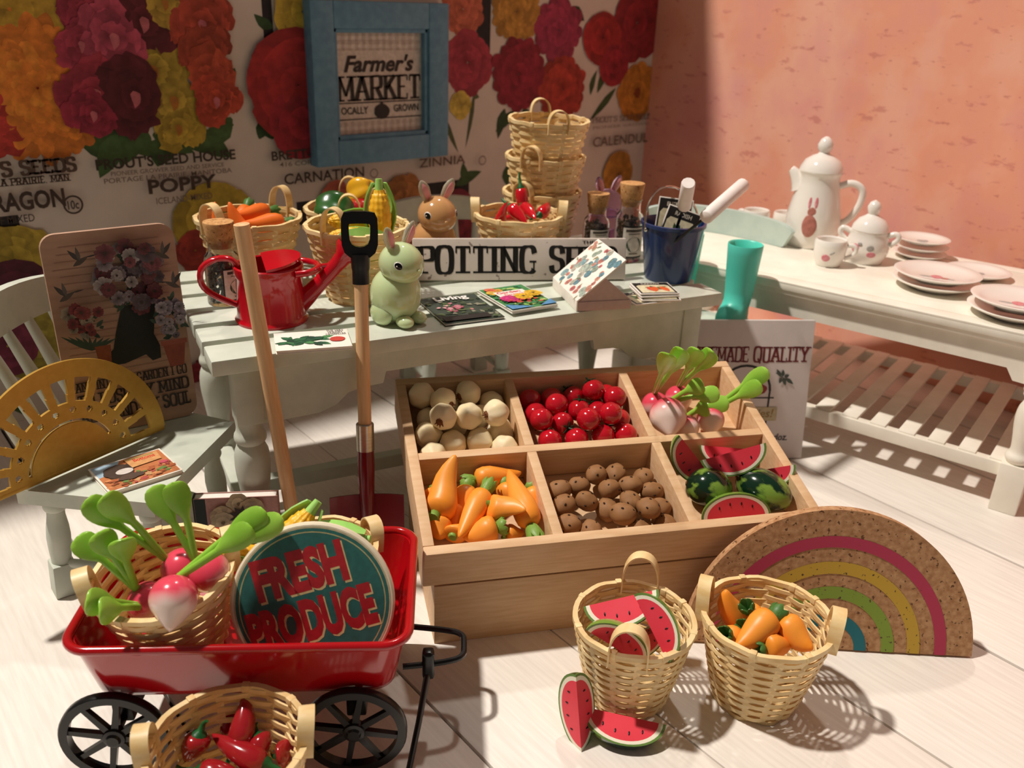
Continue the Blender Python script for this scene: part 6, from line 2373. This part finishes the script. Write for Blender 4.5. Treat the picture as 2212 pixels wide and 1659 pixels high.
# ================================================================== CORK RAINBOW
RB = thing('cork_rainbow', 'half-round cork board painted with a rainbow leaning on the crate corner', 'cork board', M=frame((2.154,1.02,0.007), -41.5, 12))
RR = .437
n = 48
part('board', MB().prism([(RR * math.cos(math.pi * k / n), RR * math.sin(math.pi * k / n) * 1.02) for k in range(n + 1)], 0, .034), cork_b, RB, ang=30)
for nm, r0, r1, c_ in (('pink_stripe', .322, .357, '#b83a58'), ('yellow_stripe', .240, .278, '#c9a33a'), ('green_stripe', .162, .200, '#87a03c'), ('blue_stripe', .080, .116, '#22727e')):
    vs, fs = [], []
    for k in range(n + 1):
        a = math.pi * k / n
        vs += [(r0 * math.cos(a), -.0012, r0 * math.sin(a) * 1.02), (r1 * math.cos(a), -.0012, r1 * math.sin(a) * 1.02)]
    fs = [[2 * k, 2 * k + 1, 2 * k + 3, 2 * k + 2] for k in range(n)]
    part('stripe', MB().add(vs, fs), mat('cork_' + nm, c_, c_, 50, rough=.75, specks='#5a4632', speck_scale=75, speck_at=.64 if 'pink' not in nm and 'blue' not in nm else .72), RB, label=nm.replace('_', ' '))

# ================================================================== BASKETS ON THE FLOOR
mbk = basket('basket of watermelon slices on the floor before the crate', Matrix.Translation((1.528, 1.262, .0005)), .100, .160, .262, 14, 15, 38, hh=.10, hspan=.05)
sg = 'watermelon slices in the floor basket'
sR = Vector((.63, -.777, 0))
sA = Vector((.777, .63, 0))
Zu = Vector((0, 0, 1))
slice_at((1.494,1.29,0.33), sR * .86 + Zu * .42, Zu * .9 - sR * .30 + sA * .2, 'watermelon slice at the back of the floor basket, straight edge up', sg, s=1.1)
slice_at((1.496,1.178,0.3), sR * .50 - Zu * .62 - sA * .4, Zu * .45 - sR * .9 + sA * .1, 'watermelon slice at the right rim of the floor basket', sg, s=.98)
slice_at((1.423,1.227,0.24), sR * .85 - Zu * .45, -Zu * .5 - sR * .4 - sA * .5, 'watermelon slice at the front left of the floor basket', sg, s=.95)
slice_at((1.481,1.203,0.25), sR * .6 + Zu * .35 + sA * .3, -sR * .55 - sA * .55 + Zu * .1, 'watermelon slice in the middle of the floor basket', sg, s=.85)
fbk = basket('basket of carrots on the floor beside the cork rainbow', Matrix.Translation((1.815, 1.04, .0005)), .108, .172, .275, 14, 15, -60, hh=.075, hspan=.05)
fg = 'carrots in the floor basket'
I4 = Matrix.Identity(4)
carrot('cf', b_carrot(0, leaf_dk), I4, (1.813,1.13,0.19), (1.774,1.158,0.31), 'carrot standing tip up at the left handle of the floor basket', fg, 0, 1.25)
carrot('cf', None, I4, (1.803,1.019,0.29), (1.669,1.029,0.25), 'big carrot lying diagonally across the top of the floor basket', fg, 0, 1.35)
carrot('cf', None, I4, (1.833,1.004,0.27), (1.825,0.901,0.25), 'carrot pointing down right in the floor basket', fg, 0, 1.3)
carrot('cf', None, I4, (1.734,0.987,0.245), (1.824,0.962,0.24), 'carrot with green top at the front rim of the floor basket', fg, 0, 1.15)
carrot('cf', None, I4, (1.811,1.097,0.26), (1.89,1.099,0.14), 'carrot standing tip down at the back of the floor basket', fg, 0, 1.1)
carrot('cf', None, I4, (1.7,1.077,0.24), (1.831,1.099,0.12), 'carrot with leafy top at the left rim of the floor basket', fg, 0, 1.1)
carrot('cf', None, I4, (1.786,1.079,0.22), (1.89,1.079,0.12), 'carrot with leafy top under the big one in the floor basket', fg, 0, 1.1)
# two slices on the boards
fl_ = 'watermelon slices on the floor'
slice_at((1.289,1.212,0.1), Zu * .93 - sR * .16 + sA * .22, -sA * .92 + sR * .20 + Zu * .2, 'watermelon slice standing on end, ridge towards the viewer, on the floor', fl_, s=1.14)
slice_at((1.415,1.167,0.06), Vector((.62, -.72, -.08)), Zu * .8 + sA * .55, 'watermelon slice tilted face up leaning on its twin on the floor', fl_, s=1.14)

# ---- foreground basket of dark chilies
gbk = basket('foreground basket of dark red chilies cut off by the picture edge', Matrix.Translation((.480, 1.486, .0005)), .112, .168, .285, 14, 17, -28, hh=.065)
gg = 'chilies in the foreground basket'
d1, d2 = b_chili(chili_d, .45), b_chili(chili_d, -.3)
for key, bd, a, b_, l in [
        ('k1', d1, (0.526,1.565,0.18), (0.603,1.599,0.26), 'longest dark chili, tip up against the foreground basket back'),
        ('k2', d2, (0.56,1.486,0.17), (0.467,1.597,0.2), 'plump dark chili lying across the foreground basket'),
        ('k2', d2, (0.46,1.613,0.22), (0.428,1.605,0.14), 'dark chili with upright green cap at the left of the foreground basket'),
        ('k2', d2, (0.572,1.556,0.19), (0.578,1.501,0.16), 'dark chili with rounded end at the right of the foreground basket'),
        ('k1', d1, (0.523,1.645,0.17), (0.567,1.623,0.19), 'small dark chili behind the longest one in the foreground basket'),
        ('k2', d2, (0.431,1.555,0.17), (0.527,1.487,0.16), 'dark chili along the near rim of the foreground basket'),
        ('k1', d1, (0.594,1.498,0.16), (0.626,1.479,0.17), 'dark chili tip at the right wall of the foreground basket')]:
    L_ = (Vector(b_) - Vector(a)).length
    place(key, bd, align(a, b_) @ Matrix.Diagonal((1.35, 1.35, L_ / .135, 1)), l, gg)
